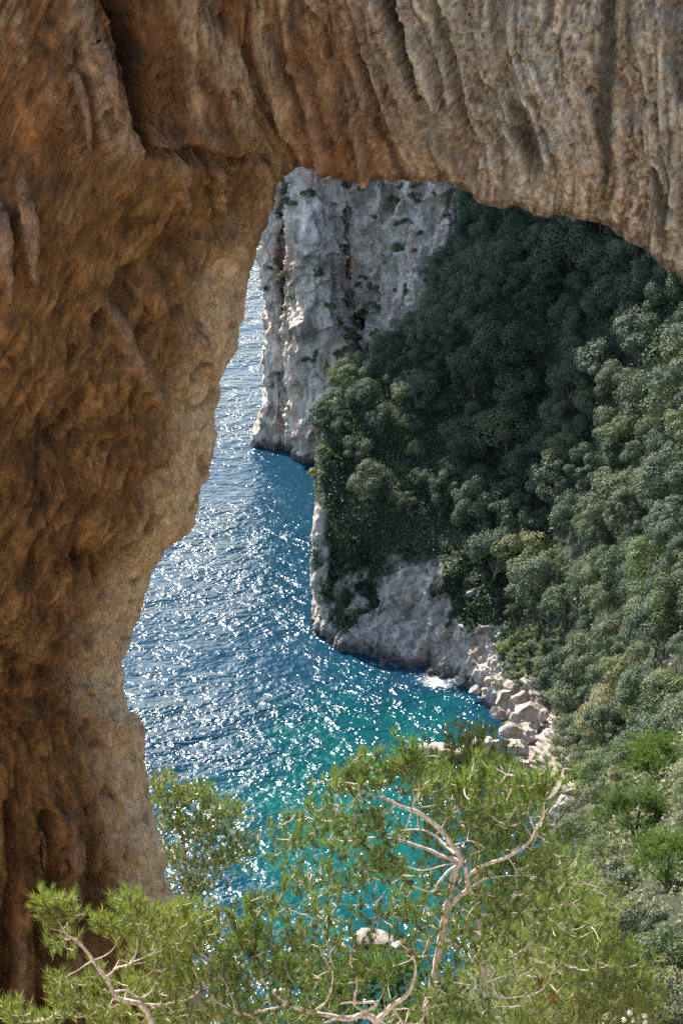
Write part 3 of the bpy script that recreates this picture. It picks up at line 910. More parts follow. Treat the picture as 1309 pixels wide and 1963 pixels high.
def leaves_mesh(name, pos, nrm, size, mat, rng, aspect=0.6):
    n = len(pos)
    nrm = nrm / (np.linalg.norm(nrm, axis=1, keepdims=True) + 1e-9)
    a = np.cross(nrm, unit(n, rng))
    a /= np.linalg.norm(a, axis=1, keepdims=True) + 1e-9
    b = np.cross(nrm, a)
    s = size[:, None]
    v = np.stack([pos - a * s, pos - b * s * aspect, pos + a * s, pos + b * s * aspect], 1)
    return make_mesh(name, v.reshape(-1, 3), np.arange(4 * n).reshape(-1, 4), mat, smooth=False)


def crown_mesh(name, seed, mat, R=3.0, lobes=26, per=150, leaf=0.17, flat=0.8, rug=0.33, low=-0.5):
    rng = np.random.default_rng(seed)
    c = unit(lobes * 3, rng)
    c = c[c[:, 2] > low][:lobes]
    lobes = len(c)
    c = c * np.array([1, 1, flat]) * R * rng.uniform(0.5, 0.85, (lobes, 1))
    c[:, 2] += R * 0.75
    r = R * rng.uniform(rug * 0.7, rug * 1.25, lobes)
    k = np.repeat(np.arange(lobes), per)
    d = unit(len(k), rng)
    d[:, 2] = d[:, 2] * 0.8 + 0.25
    out = c[k] - np.array([0, 0, R * 0.4])
    out /= np.linalg.norm(out, axis=1, keepdims=True)
    keep = (d * out).sum(1) > rng.uniform(-0.7, 0.1, len(k))
    k, d, out = k[keep], d[keep], out[keep]
    rad = r[k] * (0.72 + 0.34 * rng.random(len(k)) ** 0.7)
    pos = c[k] + d * rad[:, None]
    nn = d + 0.45 * unit(len(k), rng)
    return leaves_mesh(name, pos, nn, leaf * rng.uniform(0.6, 1.35, len(k)), mat, rng)


def trunk_mesh(name, seed, mat, H=2.6, r=0.16):
    rng = np.random.default_rng(seed)
    ac = Acc()
    t = np.linspace(0, 1, 7)
    lean = rng.normal(0, 0.25, 2)
    p = np.stack([lean[0] * t ** 2, lean[1] * t ** 2, -1.4 + (H + 1.4) * t], -1)
    ac.tube(p, r * (1.25 - 0.7 * t), 7, 0.05)
    for i in range(4):
        a = rng.uniform(0, 6.28)
        q = p[3 + i % 3] + np.linspace(0, 1, 5)[:, None] * np.array([math.cos(a) * H * 0.6, math.sin(a) * H * 0.6, H * 0.6])
        ac.tube(q, r * np.linspace(0.5, 0.15, 5), 5)
    return ac.mesh(name, mat)


def needle_tufts(name, pos, dirs, mat, rng, per=40, length=0.11, width=0.006, shoot=0.10, spread=0.9):
    """bunches of needles: each needle one slim triangle"""
    n = len(pos)
    k = np.repeat(np.arange(n), per)
    d = dirs[k]
    along = rng.random(len(k)) ** 0.7
    sz = rng.uniform(0.75, 1.25, n)[k]
    base = pos[k] + d * (shoot * 1.25 * (along - 0.75) * sz)[:, None]
    nd = d + spread * unit(len(k), rng)
    nd /= np.linalg.norm(nd, axis=1, keepdims=True)
    L = (length * rng.uniform(0.7, 1.15, len(k)) * sz)[:, None]
    side = np.cross(nd, unit(len(k), rng))
    side /= np.linalg.norm(side, axis=1, keepdims=True) + 1e-9
    tip = base + nd * L
    tip[:, 2] -= 0.0
    v = np.stack([base - side * width * 0.5, base + side * width * 0.5, tip], 1)
    return make_mesh(name, v.reshape(-1, 3), np.arange(3 * len(k)).reshape(-1, 3), mat, smooth=False)


def pine_crown_mesh(name, seed, mat, R=2.6, tiers=62, per_t=20, flat=0.75):
    rng = np.random.default_rng(seed)
    c = unit(tiers * 3, rng)
    c = c[c[:, 2] > -0.25][:tiers]
    c = c * np.array([1, 1, flat]) * R * rng.uniform(0.45, 0.95, (len(c), 1))
    c[:, 2] += R * 0.9
    k = np.repeat(np.arange(len(c)), per_t)
    off = unit(len(k), rng) * np.array([1, 1, 0.55]) * R * 0.26 * rng.random((len(k), 1)) ** 0.4
    pos = c[k] + off
    d = off / (R * 0.3) + np.array([0, 0, 0.8]) + 0.4 * unit(len(k), rng)
    d /= np.linalg.norm(d, axis=1, keepdims=True)
    return needle_tufts(name, pos, d, mat, rng, 16, 0.26, 0.035, 0.2, 0.85)


OAK_CROWNS = [crown_mesh('crown', 100 + i, M_OAK2 if i in (2, 5, 8) else M_OAK, 3.0, [30, 22, 38, 16, 30, 26, 44, 20, 34][i], [330, 430, 270, 520, 330, 380, 250, 470, 290][i], 0.098, [0.85, 1.1, 0.7, 0.95, 1.25, 0.8, 1.0, 1.35, 0.75][i], [0.30, 0.36, 0.26, 0.40, 0.28, 0.33, 0.25, 0.34, 0.29][i]) for i in range(9)]
GREY_CROWNS = [crown_mesh('crown', 200 + i, M_GREYLEAF2 if i in (1, 4) else M_GREYLEAF, 2.2, [34, 26, 44, 22, 36][i], [260, 320, 220, 360, 250][i], 0.075, [0.85, 1.05, 0.75, 0.95, 0.8][i], [0.30, 0.34, 0.26, 0.38, 0.3][i], -0.95) for i in range(5)]
PINE_CROWNS = [pine_crown_mesh('crown', 300 + i, m, 2.6) for i, m in enumerate((M_NEEDLE_Y, M_NEEDLE_B, M_NEEDLE_Y))]
SHRUB_MESH = [crown_mesh('foliage', 400 + i, M_SHRUB, 1.0, 12, 90, 0.10, 0.8, 0.4) for i in range(4)]
OAK_TRUNKS = [trunk_mesh('trunk', 500 + i, M_OAKBARK) for i in range(3)]


def plant_tree(name, loc, scale, rotz, crown, trunk, label, cat, group, lean=(0, 0)):
    e = bpy.data.objects.new(name, None)
    COL.objects.link(e)
    e.empty_display_size = 0.3
    e.location = loc
    e.rotation_euler = (lean[0], lean[1], rotz)
    e.scale = (scale, scale, scale * random.uniform(0.9, 1.2))
    tag(e, label, cat, group)
    link('crown', crown, e)
    link('trunk', trunk, e)
    return e


# ------------------------------------------------------------------ trees of the headland
def scatter(g, nrm, n_try, dmin, accept, rng, start=None):
    i = rng.integers(0, g.shape[0] - 1, n_try)
    j = rng.integers(0, g.shape[1] - 1, n_try)
    area = np.linalg.norm(np.cross(g[1:, :-1] - g[:-1, :-1], g[:-1, 1:] - g[:-1, :-1]), axis=-1)
    ok = rng.random(n_try) < area[i, j] / np.quantile(area, 0.98)
    i, j = i[ok], j[ok]
    p = g[i, j]
    ok = accept(p, nrm[i, j], rng)
    p, nn = p[ok], nrm[i, j][ok]
    kept, kn = list(start if start is not None else []), []
    n0 = len(kept)
    arr = np.zeros((len(p) + n0, 3))
    if n0:
        arr[:n0] = kept
    c = n0
    for q, m in zip(p, nn):
        if c == 0 or ((arr[:c] - q) ** 2).sum(1).min() > dmin ** 2:
            arr[c] = q
            c += 1
            kn.append(m)
    return arr[n0:c], np.array(kn)


rimu = Pin[:, 0]
rimv = Pin[:, 1]
_o = np.argsort(rimu[(rimu > 530)])
TOPU, TOPV = rimu[rimu > 530][_o], rimv[rimu > 530][_o]


def in_view(p, margin=60):
    u, v = seen(p)
    lid = np.interp(u, TOPU, TOPV)
    return (u < W0 + margin) & (v > lid - 55) & (v < H0 + 100)


def oak_ok(p, n, rng):
    u, v = seen(p)
    b = bare_mask(u, v, p)
    ok = in_view(p, 25) & (b < 0.3) & (p[:, 2] > 4)
    ok &= (v < 1085 + 0.55 * np.clip(u - 850, 0, 200) + 2.0 * np.clip(u - 1030, 0, 300)) | (u > 1060)
    ok &= ~((u < 900) & (v > 1000))
    ok &= ~((u < 655) & (v > 850))
    ok &= ~((u < 690) & (v > 950))
    ok &= ~((u > 960) & (u < 1075) & (v > 1190))
    return ok


rng = np.random.default_rng(11)
oaks, _ = scatter(HILL, HILL_N, 30000, 4.55, oak_ok, rng)
uo, vo = seen(oaks)


ORD = ['topmost', 'second from top', 'third from top', 'fourth from top', 'fifth from top', 'sixth from top'] + ['%dth from top' % k for k in range(7, 60)]


def single_out(bases, vv):
    """within each described patch, number the plants down the picture"""
    out = [''] * len(bases)
    for b in set(bases):
        k = [i for i in range(len(bases)) if bases[i] == b]
        k.sort(key=lambda i: vv[i])
        for r, i in enumerate(k):
            what, where = b.split('|')
            if len(k) == 1:
                out[i] = what + ' ' + where
            elif r == len(k) - 1:
                out[i] = 'lowest ' + what + ' ' + where
            else:
                out[i] = ORD[min(r, 50)] + ', ' + what + ' ' + where
    return out


def zone(u, v):
    if u < 840 and v > 640:
        w = 'beside the pale cliff edge' if u < 690 else 'above the bare rock scar' if u < 760 else 'bordering the dark wood'
        if v < 760:
            return 'dark green oak|on the brow top, ' + w, 'brow oaks'
        if v < 870:
            return 'sunlit rounded oak|on the headland brow, ' + w, 'brow oaks'
        return 'oak|at the lower fringe of the brow, ' + w, 'brow oaks'
    if u < 1000 and v > 940:
        return 'sunlit grey green oak|on the spur over the cove' + (', seaward side' if u < 900 else ', mid spur' if u < 950 else ', rockfall side'), 'spur oaks'
    c = 'over the bare scar' if u < 880 else 'over the foam' if u < 960 else 'over the rockfall' if u < 1040 else 'over the pink ledge' if u < 1110 else \
        'over the silvery bush' if u < 1180 else 'over the bright pine' if u < 1250 else 'along the frame edge' if u < 1310 else 'just past the frame edge'
    if u > 1110 and v > 620 or u > 1200:
        b = 'near the arch rim' if v < 600 else 'on the upper slope' if v < 760 else 'halfway up the slope' if v < 920 else 'on the lower slope' if v < 1080 else 'by the gully' if v < 1230 else 'deep in the gully'
        return 'sunlit grey oak|%s, %s' % (b, c), 'sunlit oaks of the slope'
    b = 'under the arch rim' if v < 480 else 'in the upper wood' if v < 600 else 'above mid wood' if v < 720 else 'below mid wood' if v < 840 else 'in the lower wood' if v < 960 else 'at the wood foot' if v < 1100 else 'at the gully head'
    return 'shaded oak|%s, %s' % (b, c), 'shaded oaks of the wood'


zs = [zone(a, b) for a, b in zip(uo, vo)]
zlab = single_out([z[0] for z in zs], vo)
for p, u, v, lab, grp in zip(oaks, uo, vo, zlab, [z[1] for z in zs]):
    sc = random.choice((0.7, 0.85, 1.0, 1.1, 1.3, 1.45)) * random.uniform(0.9, 1.1) * (0.85 if u > 1050 and v > 1000 else 1.15) * (0.85 if u < 820 else 1)
    plant_tree('holm_oak', p - np.array([0, 0, 0.6]), sc, random.uniform(0, 6.28), random.choice(OAK_CROWNS), random.choice(OAK_TRUNKS), lab, 'tree', grp,
               (random.uniform(-0.12, 0.12), random.uniform(-0.12, 0.12)))

# shrubs on the far cliff, its ledges and the headland rock


def place_shrub(p, s, label, group):
    o = link('cliff_shrub', random.choice(SHRUB_MESH), None, p - np.array([0, 0, 0.35 * s]), (random.uniform(-0.4, 0.2), random.uniform(-0.3, 0.3), random.uniform(0, 6.28)), (s, s, s * random.uniform(0.7, 1.1)))
    tag(o, label, 'shrub', group)


def shrub_ok(p, n, rng):
    u, v = seen(p)
    ok = in_view(p, 0) & (u > 490) & (v < 820) & (p[:, 2] > 8)
    pr = 0.13 + 0.95 * np.exp(-((u - 555) / 45) ** 2 - ((v - 350) / 45) ** 2) + 0.8 * np.exp(-((u - 690) / 26) ** 2 - ((v - 610) / 60) ** 2) + 0.5 * np.exp(-((u - 770) / 25) ** 2 - ((v - 480) / 60) ** 2) + 0.4 * np.exp(-((u - 850) / 40) ** 2 - ((v - 380) / 40) ** 2) + 0.6 * np.exp(-((u - 660) / 25) ** 2 - ((v - 690) / 40) ** 2) + 0.25 * np.exp(-((u - 610) / 20) ** 2 - ((v - 400) / 50) ** 2)
    return ok & (rng.random(len(u)) < pr)


sh, _ = scatter(CLIFF, CLIFF_N, 26000, 1.7, shrub_ok, rng)
sh = sh[:240]
su, sv = seen(sh)


def shrub_zone(u, v):
    c = 'left of the buttress' if u < 570 else 'on the buttress' if u < 630 else 'in the middle gully' if u < 710 else 'under the hanging block' if u < 760 else 'right of the hanging block' if u < 830 else 'next to the dark wood'
    b = 'just under the arch' if v < 385 else 'high on the cliff' if v < 460 else 'above halfway' if v < 540 else 'halfway up' if v < 620 else 'below halfway' if v < 710 else 'low on the cliff'
    w = 'sunlit pale shrub' if u < 600 and v < 430 else 'dark shrub' if 640 < u < 720 and v > 540 else 'small cliff shrub'
    return '%s|%s, %s' % (w, b, c)


for p, u, v, lab in zip(sh, su, sv, single_out([shrub_zone(a, b) for a, b in zip(su, sv)], sv)):
    big_ = 1.0 if (u < 600 and v < 430) or (640 < u < 720 and v > 540) else 0.7
    place_shrub(p, random.uniform(0.8, 1.8) * big_, lab, 'shrubs on the far cliff')


def brow_ok(p, n, rng):
    u, v = seen(p)
    e = (u < 645) & (v > 760) & (v < 1000) & (p[:, 2] > 5) & (rng.random(len(u)) < 0.5)
    f = (u > 640) & (u < 740) & (v > 610) & (v < 740)
    c = (u > 960) & (u < 1080) & (v > 1150) & (v < 1330)
    r = (u > 1080) & (u < 1330) & (v > 1350) & (v < 1700)
    return (e | f | c | r) & in_view(p)


bs, _ = scatter(HILL, HILL_N, 30000, 1.7, brow_ok, rng)
bs = bs[:150]
bu, bv = seen(bs)


def brow_zone(u, v):
    if u < 660 and v > 740:
        return 'yellow green shrub|on the seaward edge of the headland' + (', high' if v < 830 else ', mid' if v < 910 else ', low')
    if v < 760:
        return 'shrub|on the pale spur above the headland oaks' + (', cliff side' if u < 700 else ', wood side')
    if u < 1080:
        return 'low shrub|behind the cove rubble' + (', high' if v < 1210 else ', mid' if v < 1270 else ', low') + (' left' if u < 1020 else ' right')
    return 'low grey shrub|below the gully oaks' + (', by the ledge' if u < 1140 else ', behind the bright pine' if u < 1240 else ', at the frame edge') + (' high' if v < 1450 else ' low')


for p, lab in zip(bs, single_out([brow_zone(a, b) for a, b in zip(bu, bv)], bv)):
    place_shrub(p, random.uniform(0.8, 1.5), lab, 'shrubs of the headland')

# undergrowth: what nobody could count
rngu = np.random.default_rng(21)


def under_ok(p, n, rng):
    u, v = seen(p)
    b = bare_mask(u, v, p)
    return in_view(p, 120) & (rng.random(len(u)) > b * 1.5 - 0.2) & (p[:, 2] > 1.5)


i = rngu.integers(0, HILL.shape[0] - 1, 160000)
j = rngu.integers(0, HILL.shape[1] - 1, 160000)
p = HILL[i, j]
ok = under_ok(p, None, rngu)
p, nn = p[ok], HILL_N[i, j][ok]
nn = np.where((nn @ np.array([0, -1, 0.6]) > 0)[:, None], nn, -nn)
p = p + unit(len(p), rngu) * 0.3 + nn * (rngu.random((len(p), 1)) ** 2 * (0.35 + 1.7 * sstep(-0.1, 0.5, noise(p * 0.55 + 70)))[:, None])
ug = link('undergrowth', leaves_mesh('undergrowth', p, nn + 0.8 * unit(len(p), rngu), rngu.uniform(0.12, 0.3, len(p)), M_IVY, rngu))
tag(ug, 'dark green undergrowth covering the headland between rock and trees', None, None, 'stuff')

# ------------------------------------------------------------------ boulders of the cove


def boulder(seed, size, squash=(1, 0.8, 0.7), cuts=16, sub=3, z0=9):
    import bmesh
    rng = np.random.default_rng(seed)
    bm = bmesh.new()
    bmesh.ops.create_icosphere(bm, subdivisions=sub + 1, radius=1.0)
    v = np.array([x.co[:] for x in bm.verts])
    f = np.array([[y.index for y in x.verts] for x in bm.faces])
    bm.free()
    for n_, h in zip(unit(cuts, rng), rng.uniform(0.45, 0.85, cuts)):
        d = v @ n_ - h
        v = v - np.clip(d, 0, None)[:, None] * n_
    v = v * np.array(squash) * size
    v = v + (0.03 * size * fbm(v * 2.2 / size + seed, 4) + 0.05 * facet(v * 1.6 + seed, seed % 200))[:, None] * v / (np.linalg.norm(v, axis=1, keepdims=True) + 1e-6)
    c = np.array((0.38, 0.33, 0.295)) * (0.9 + 0.35 * fbm(v * 1.2 + seed, 4)[:, None])
    wet = sstep(1.1, 0.3, z0 + v[:, 2] + 0.3 * fbm(v + seed, 3))[:, None]
    c = c + wet * 0.8 * (np.array((0.07, 0.062, 0.055)) - c)
    return make_mesh('boulder', v, f, M_BOULDER, np.clip(c, 0.03, 0.65), smooth=False)


BLD = [  # u, v, distance, size, squash, label
    (985, 1402, 200, 1.75, (1.15, 0.8, 0.85), 'large pale rounded boulder at the front of the cove rockfall'),
    (1018, 1412, 199, 1.5, (1.2, 0.8, 0.7), 'pale boulder wedged beside the largest one in the rockfall'),
    (992, 1371, 203, 1.1, (1.0, 0.8, 0.85), 'small rounded boulder perched above the largest boulder'),
    (1018, 1364, 202, 2.1, (1.25, 0.8, 0.62), 'long flat pinkish boulder lying across the top of the rockfall'),
    (1040, 1374, 200, 1.1, (0.9, 0.8, 0.95), 'pale boulder against the bushes at the end of the rockfall'),
    (1028, 1392, 200, 0.9, (1.1, 0.8, 0.7), 'small dull boulder filling the gap in the rockfall'),
    (992, 1440, 196, 1.2, (1.2, 0.8, 0.7), 'bluish shaded boulder under the largest boulder'),
    (1003, 1462, 193, 1.0, (1.0, 0.8, 0.7), 'small brown boulder low in the rockfall above the pine'),
    (965, 1340, 211, 1.6, (0.8, 0.8, 1.1), 'rough dark boulder standing at the water edge of the cove'),
    (952, 1368, 211, 1.4, (0.9, 0.8, 1.0), 'rough brown boulder with its foot in the water'),
    (978, 1318, 213, 1.5, (1.0, 0.8, 0.9), 'cracked grey boulder at the back of the cove'),
    (1000, 1335, 209, 1.4, (1.0, 0.8, 0.8), 'broken pinkish boulder above the long flat one'),
    (912, 1322, 222, 0.9, (1.2, 0.8, 0.7), 'small wet boulder in the white water'),
    (880, 1304, 226, 0.8, (1.2, 0.8, 0.6), 'low dark boulder awash at the foot of the headland'),
    (935, 1305, 221, 1.0, (1, 0.8, 0.8), 'grey boulder beside the white water'),
    (1000, 1243, 221, 1.5, (1.5, 0.7, 0.5), 'pale flat ledge stone under the bushes behind the cove'),
]
for k2, (u, v, Y, s, sq, lab) in enumerate(BLD):
    s *= 1.12
    o = link('boulder', boulder(600 + k2, s, sq, 14, 3, at(u, v, Y)[2]), None, at(u, v, Y), (random.uniform(-0.3, 0.3), random.uniform(-0.3, 0.3), random.uniform(-0.5, 0.5)))
    tag(o, lab, 'boulder', 'boulders of the cove')
for k2, (u, v, Y, s, sq, lab) in enumerate([
        (838, 1437, 206.2, 4.3, (1.25, 0.6, 0.26), 'long pale slab sloping into the water at the near side of the cove'),
        (930, 1428, 205, 3.4, (1.2, 0.8, 0.4), 'pale slab joining the rockfall to the water'),
        (1072, 1528, 165, 2.6, (1.3, 0.8, 0.6), 'pale pink rock ledge between the pine and the grey bushes'),
        (1060, 1572, 158, 2.4, (1.1, 0.8, 0.7), 'broken pale rock ledge below the pink ledge'),
        (1090, 1540, 162, 1.8, (1.0, 0.8, 0.7), 'small pale rock beside the grey bushes'),
        (705, 1797, 164, 2.3, (1.4, 0.8, 0.22), 'pale rock slab at the shore seen through the pine twigs'),
        (650, 1815, 161, 1.2, (1.1, 0.8, 0.5), 'pale shore rock seen behind the bare twigs'),
        (540, 1905, 150, 1.7, (1.2, 0.8, 0.6), 'small white rock low on the slope between pine branches'),
        (770, 1815, 161, 1.5, (1.2, 0.8, 0.5), 'pale shore rock beside the mottled pine trunk')]):
    o = link('shore_rock', boulder(700 + k2, s, sq, 22, 4, at(u, v, Y)[2]), None, at(u, v, Y), (random.uniform(-0.1, 0.1), random.uniform(-0.1, 0.1), random.uniform(-0.3, 0.3)))
    tag(o, lab, 'rock', 'pale rocks along the near shore')

# ------------------------------------------------------------------ trees of the near right-hand slope
from mathutils.bvhtree import BVHTree
_hb = BVHTree.FromPolygons([tuple(p) for p in HILL[::2, ::2].reshape(-1, 3)], grid_faces(*HILL[::2, ::2].shape[:2]).tolist())


def land_z(X, Y):
    z = float(ground_z(X, Y)) if Y < 172 else -20.0
    h = _hb.ray_cast(Vector((X, Y, 300)), Vector((0, 0, -1)))
    return max(z, h[0].z) if h[0] else z


def stand(name, u, vtop, Y, h, crown, scale, label, cat, grp, trunks=OAK_TRUNKS):
    """a tree whose crown top is at (u, vtop); its foot goes down to the ground under it"""
    best = None
    for Yk in np.arange(max(30, Y * 0.6), Y * 1.5, 0.5):
        t = at(u, vtop, Yk)
        sk = scale * Yk / Y
        gap = t[2] - h * sk * 0.95 - land_z(t[0], t[1])
        if best is None or abs(gap) + 0.02 * abs(Yk - Y) < best[0]:
            best = (abs(gap) + 0.02 * abs(Yk - Y), t, sk)
    t, scale = best[1], best[2]
    return plant_tree(name, (t[0], t[1], land_z(t[0], t[1]) - 0.3), scale, random.uniform(0, 6.28), crown, random.choice(trunks), label, cat, grp)


G_OAK_H = 2.2 * 1.65
NEAR = [
    ('holm_oak', 1130, 1225, 160, GREY_CROWNS, 1.5, 'tall grey green oak at the near edge of the gully', 'gully oaks'),
    ('holm_oak', 1100, 1300, 158, GREY_CROWNS, 1.3, 'grey green oak drooping over the bare rock face', 'gully oaks'),
    ('holm_oak', 1190, 1190, 165, GREY_CROWNS, 1.4, 'pale oak behind the tall gully oak', 'gully oaks'),
    ('holm_oak', 1255, 1040, 175, GREY_CROWNS, 1.7, 'large pale sunlit oak at the frame edge above the gully', 'gully oaks'),
    ('holm_oak', 1300, 1130, 165, GREY_CROWNS, 1.5, 'pale oak below the large sunlit one', 'gully oaks'),
    ('holm_oak', 1235, 1300, 135, GREY_CROWNS, 1.2, 'pale rounded oak just above the bright green pine', 'gully oaks'),
    ('holm_oak', 1290, 1290, 130, GREY_CROWNS, 1.2, 'grey oak beside the bright green pine', 'gully oaks'),
    ('holm_oak', 1160, 1340, 150, GREY_CROWNS, 1.3, 'shaded dark oak over the brown rock', 'gully oaks'),
    ('umbrella_pine', 1265, 1395, 95, PINE_CROWNS[1:2], 0.95, 'bright green umbrella pine on the near slope', None),
    ('holm_oak', 1160, 1450, 100, GREY_CROWNS, 0.95, 'grey shrubby oak left of the bright green pine', 'grey oaks of the near slope'),
    ('holm_oak', 1120, 1500, 95, GREY_CROWNS, 0.85, 'low grey green oak next to the pale pink rock ledge', 'grey oaks of the near slope'),
    ('aleppo_pine', 1225, 1500, 80, PINE_CROWNS[0:1], 0.85, 'yellow green pine below the bright green pine', None),
    ('aleppo_pine', 1285, 1600, 72, PINE_CROWNS[2:3], 0.8, 'soft yellow green pine at the frame edge', None),
    ('holm_oak', 1120, 1580, 80, GREY_CROWNS, 0.85, 'grey oak bush spreading over the middle of the near slope', 'grey oaks of the near slope'),
    ('holm_oak', 1170, 1640, 75, GREY_CROWNS, 0.95, 'wide grey oak bush in front of the yellow green pine', 'grey oaks of the near slope'),
    ('holm_oak', 1100, 1640, 78, GREY_CROWNS, 0.8, 'grey oak bush touching the foreground pine', 'grey oaks of the near slope'),
    ('holm_oak', 1235, 1735, 62, GREY_CROWNS, 0.72, 'rounded silvery oak bush above the dark hollow', 'grey oaks of the near slope'),
    ('holm_oak', 1290, 1800, 52, GREY_CROWNS, 0.75, 'grey oak bush low at the frame edge', 'grey oaks of the near slope'),
    ('holm_oak', 1180, 1740, 62, GREY_CROWNS, 0.7, 'dark oak bush behind the foreground pine', 'grey oaks of the near slope'),
    ('holm_oak', 1240, 1820, 52, OAK_CROWNS, 0.5, 'dark green oak in the shaded hollow', 'grey oaks of the near slope'),
    ('holm_oak', 1295, 1890, 40, OAK_CROWNS, 0.45, 'dark glossy oak in the bottom corner', 'grey oaks of the near slope'),
    ('holm_oak', 1090, 1400, 150, GREY_CROWNS, 1.0, 'dark oak hanging beside the orange stained rock', 'gully oaks'),
    ('holm_oak', 1215, 1420, 110, GREY_CROWNS, 0.9, 'grey oak tucked behind the bright green pine', 'gully oaks'),
    ('holm_oak', 1080, 1560, 92, GREY_CROWNS, 0.6, 'small green oak at the foot of the pale ledge', 'grey oaks of the near slope'),
]
for (nm, u, vt, Y, crs, s, lab, grp) in NEAR:
    R_ = 3.0 if crs is OAK_CROWNS else (2.2 if crs is GREY_CROWNS else 2.6)
    stand(nm, u, vt, Y, R_ * (0.9 + 0.75) if 'oak' in nm else R_ * 1.75, random.choice(crs), s, lab, 'tree', grp)

# fill behind them so the slope reads as continuous wood
rngn = np.random.default_rng(5)
fill = []
quota = {'right': 60, 'mid': 34}
for _ in range(9000):
    X, Y = rngn.uniform(-2, 60), rngn.uniform(34, 150)
    z = float(land_z(X, Y))
    u, v = seen(np.array([X, Y, z + 3.0]))
    part = 'right' if 1100 + max(0, (1500 - v)) * 0.1 < u < 1340 and 1380 < v < 2030 else 'mid' if v < 2030 and ((860 < u <= 1100 and v > 1660) or (600 < u <= 860 and v > 1855)) else None
    if any(abs(u - a) < 62 and -70 < v - b < 110 for a, b in ((1265, 1430), (1225, 1540), (1285, 1640))):
        continue
    if part is None or quota[part] == 0 or any((X - a) ** 2 + (Y - b) ** 2 < 2.4 ** 2 for a, b, *_r in fill):
        continue
    quota[part] -= 1
    fill.append((X, Y, z, u, v))
    if not any(quota.values()):
        break


def fill_zone(u, v):
    c = 'under the forked pine' if u < 850 else 'behind the forked pine' if u < 1000 else 'beside the pink ledge' if u < 1120 else 'by the yellow green pine' if u < 1220 else 'near the frame edge' if u < 1310 else 'just past the frame edge'
    b = 'high' if v < 1500 else 'upper' if v < 1620 else 'mid' if v < 1740 else 'lower' if v < 1860 else 'bottom'
    return 'oak bush|in the %s near thicket, %s' % (b, c)


flab = single_out([fill_zone(f[3], f[4]) for f in fill], [f[4] for f in fill])
for (X, Y, z, u, v), lab in zip(fill, flab):
    plant_tree('holm_oak', (X, Y, z - 0.5), random.uniform(0.42, 0.72), random.uniform(0, 6.28), random.choice(GREY_CROWNS), random.choice(OAK_TRUNKS), lab, 'tree', 'thicket oaks of the near slope')

n_ = 130000
X_, Y_ = rngn.uniform(-6, 60, n_), rngn.uniform(36, 152, n_)
q_ = np.stack([X_, Y_, ground_z(X_, Y_)], -1)
ok = (q_[:, 2] > 3.5) & in_view(q_, 150)
q_ = q_[ok] + np.array([0, 0, 1.0]) * (rngn.random((ok.sum(), 1)) * (0.3 + 0.9 * sstep(-0.2, 0.4, noise(q_[ok] * 0.5)))[:, None])
ug = link('undergrowth', leaves_mesh('undergrowth', q_, np.array([0, -0.3, 0.8]) + 0.8 * unit(len(q_), rngn), rngn.uniform(0.0011, 0.0021, len(q_)) * np.clip(q_[:, 1], 36, 110), M_GREYLEAF2, rngn))
tag(ug, 'low green scrub covering the near slope between the oak bushes', None, None, 'stuff')

# ------------------------------------------------------------------ foreground pines


def spline(pts, n):
    w = np.array([at(*q[:3]) for q in pts])
    return cr(w, n, 0)


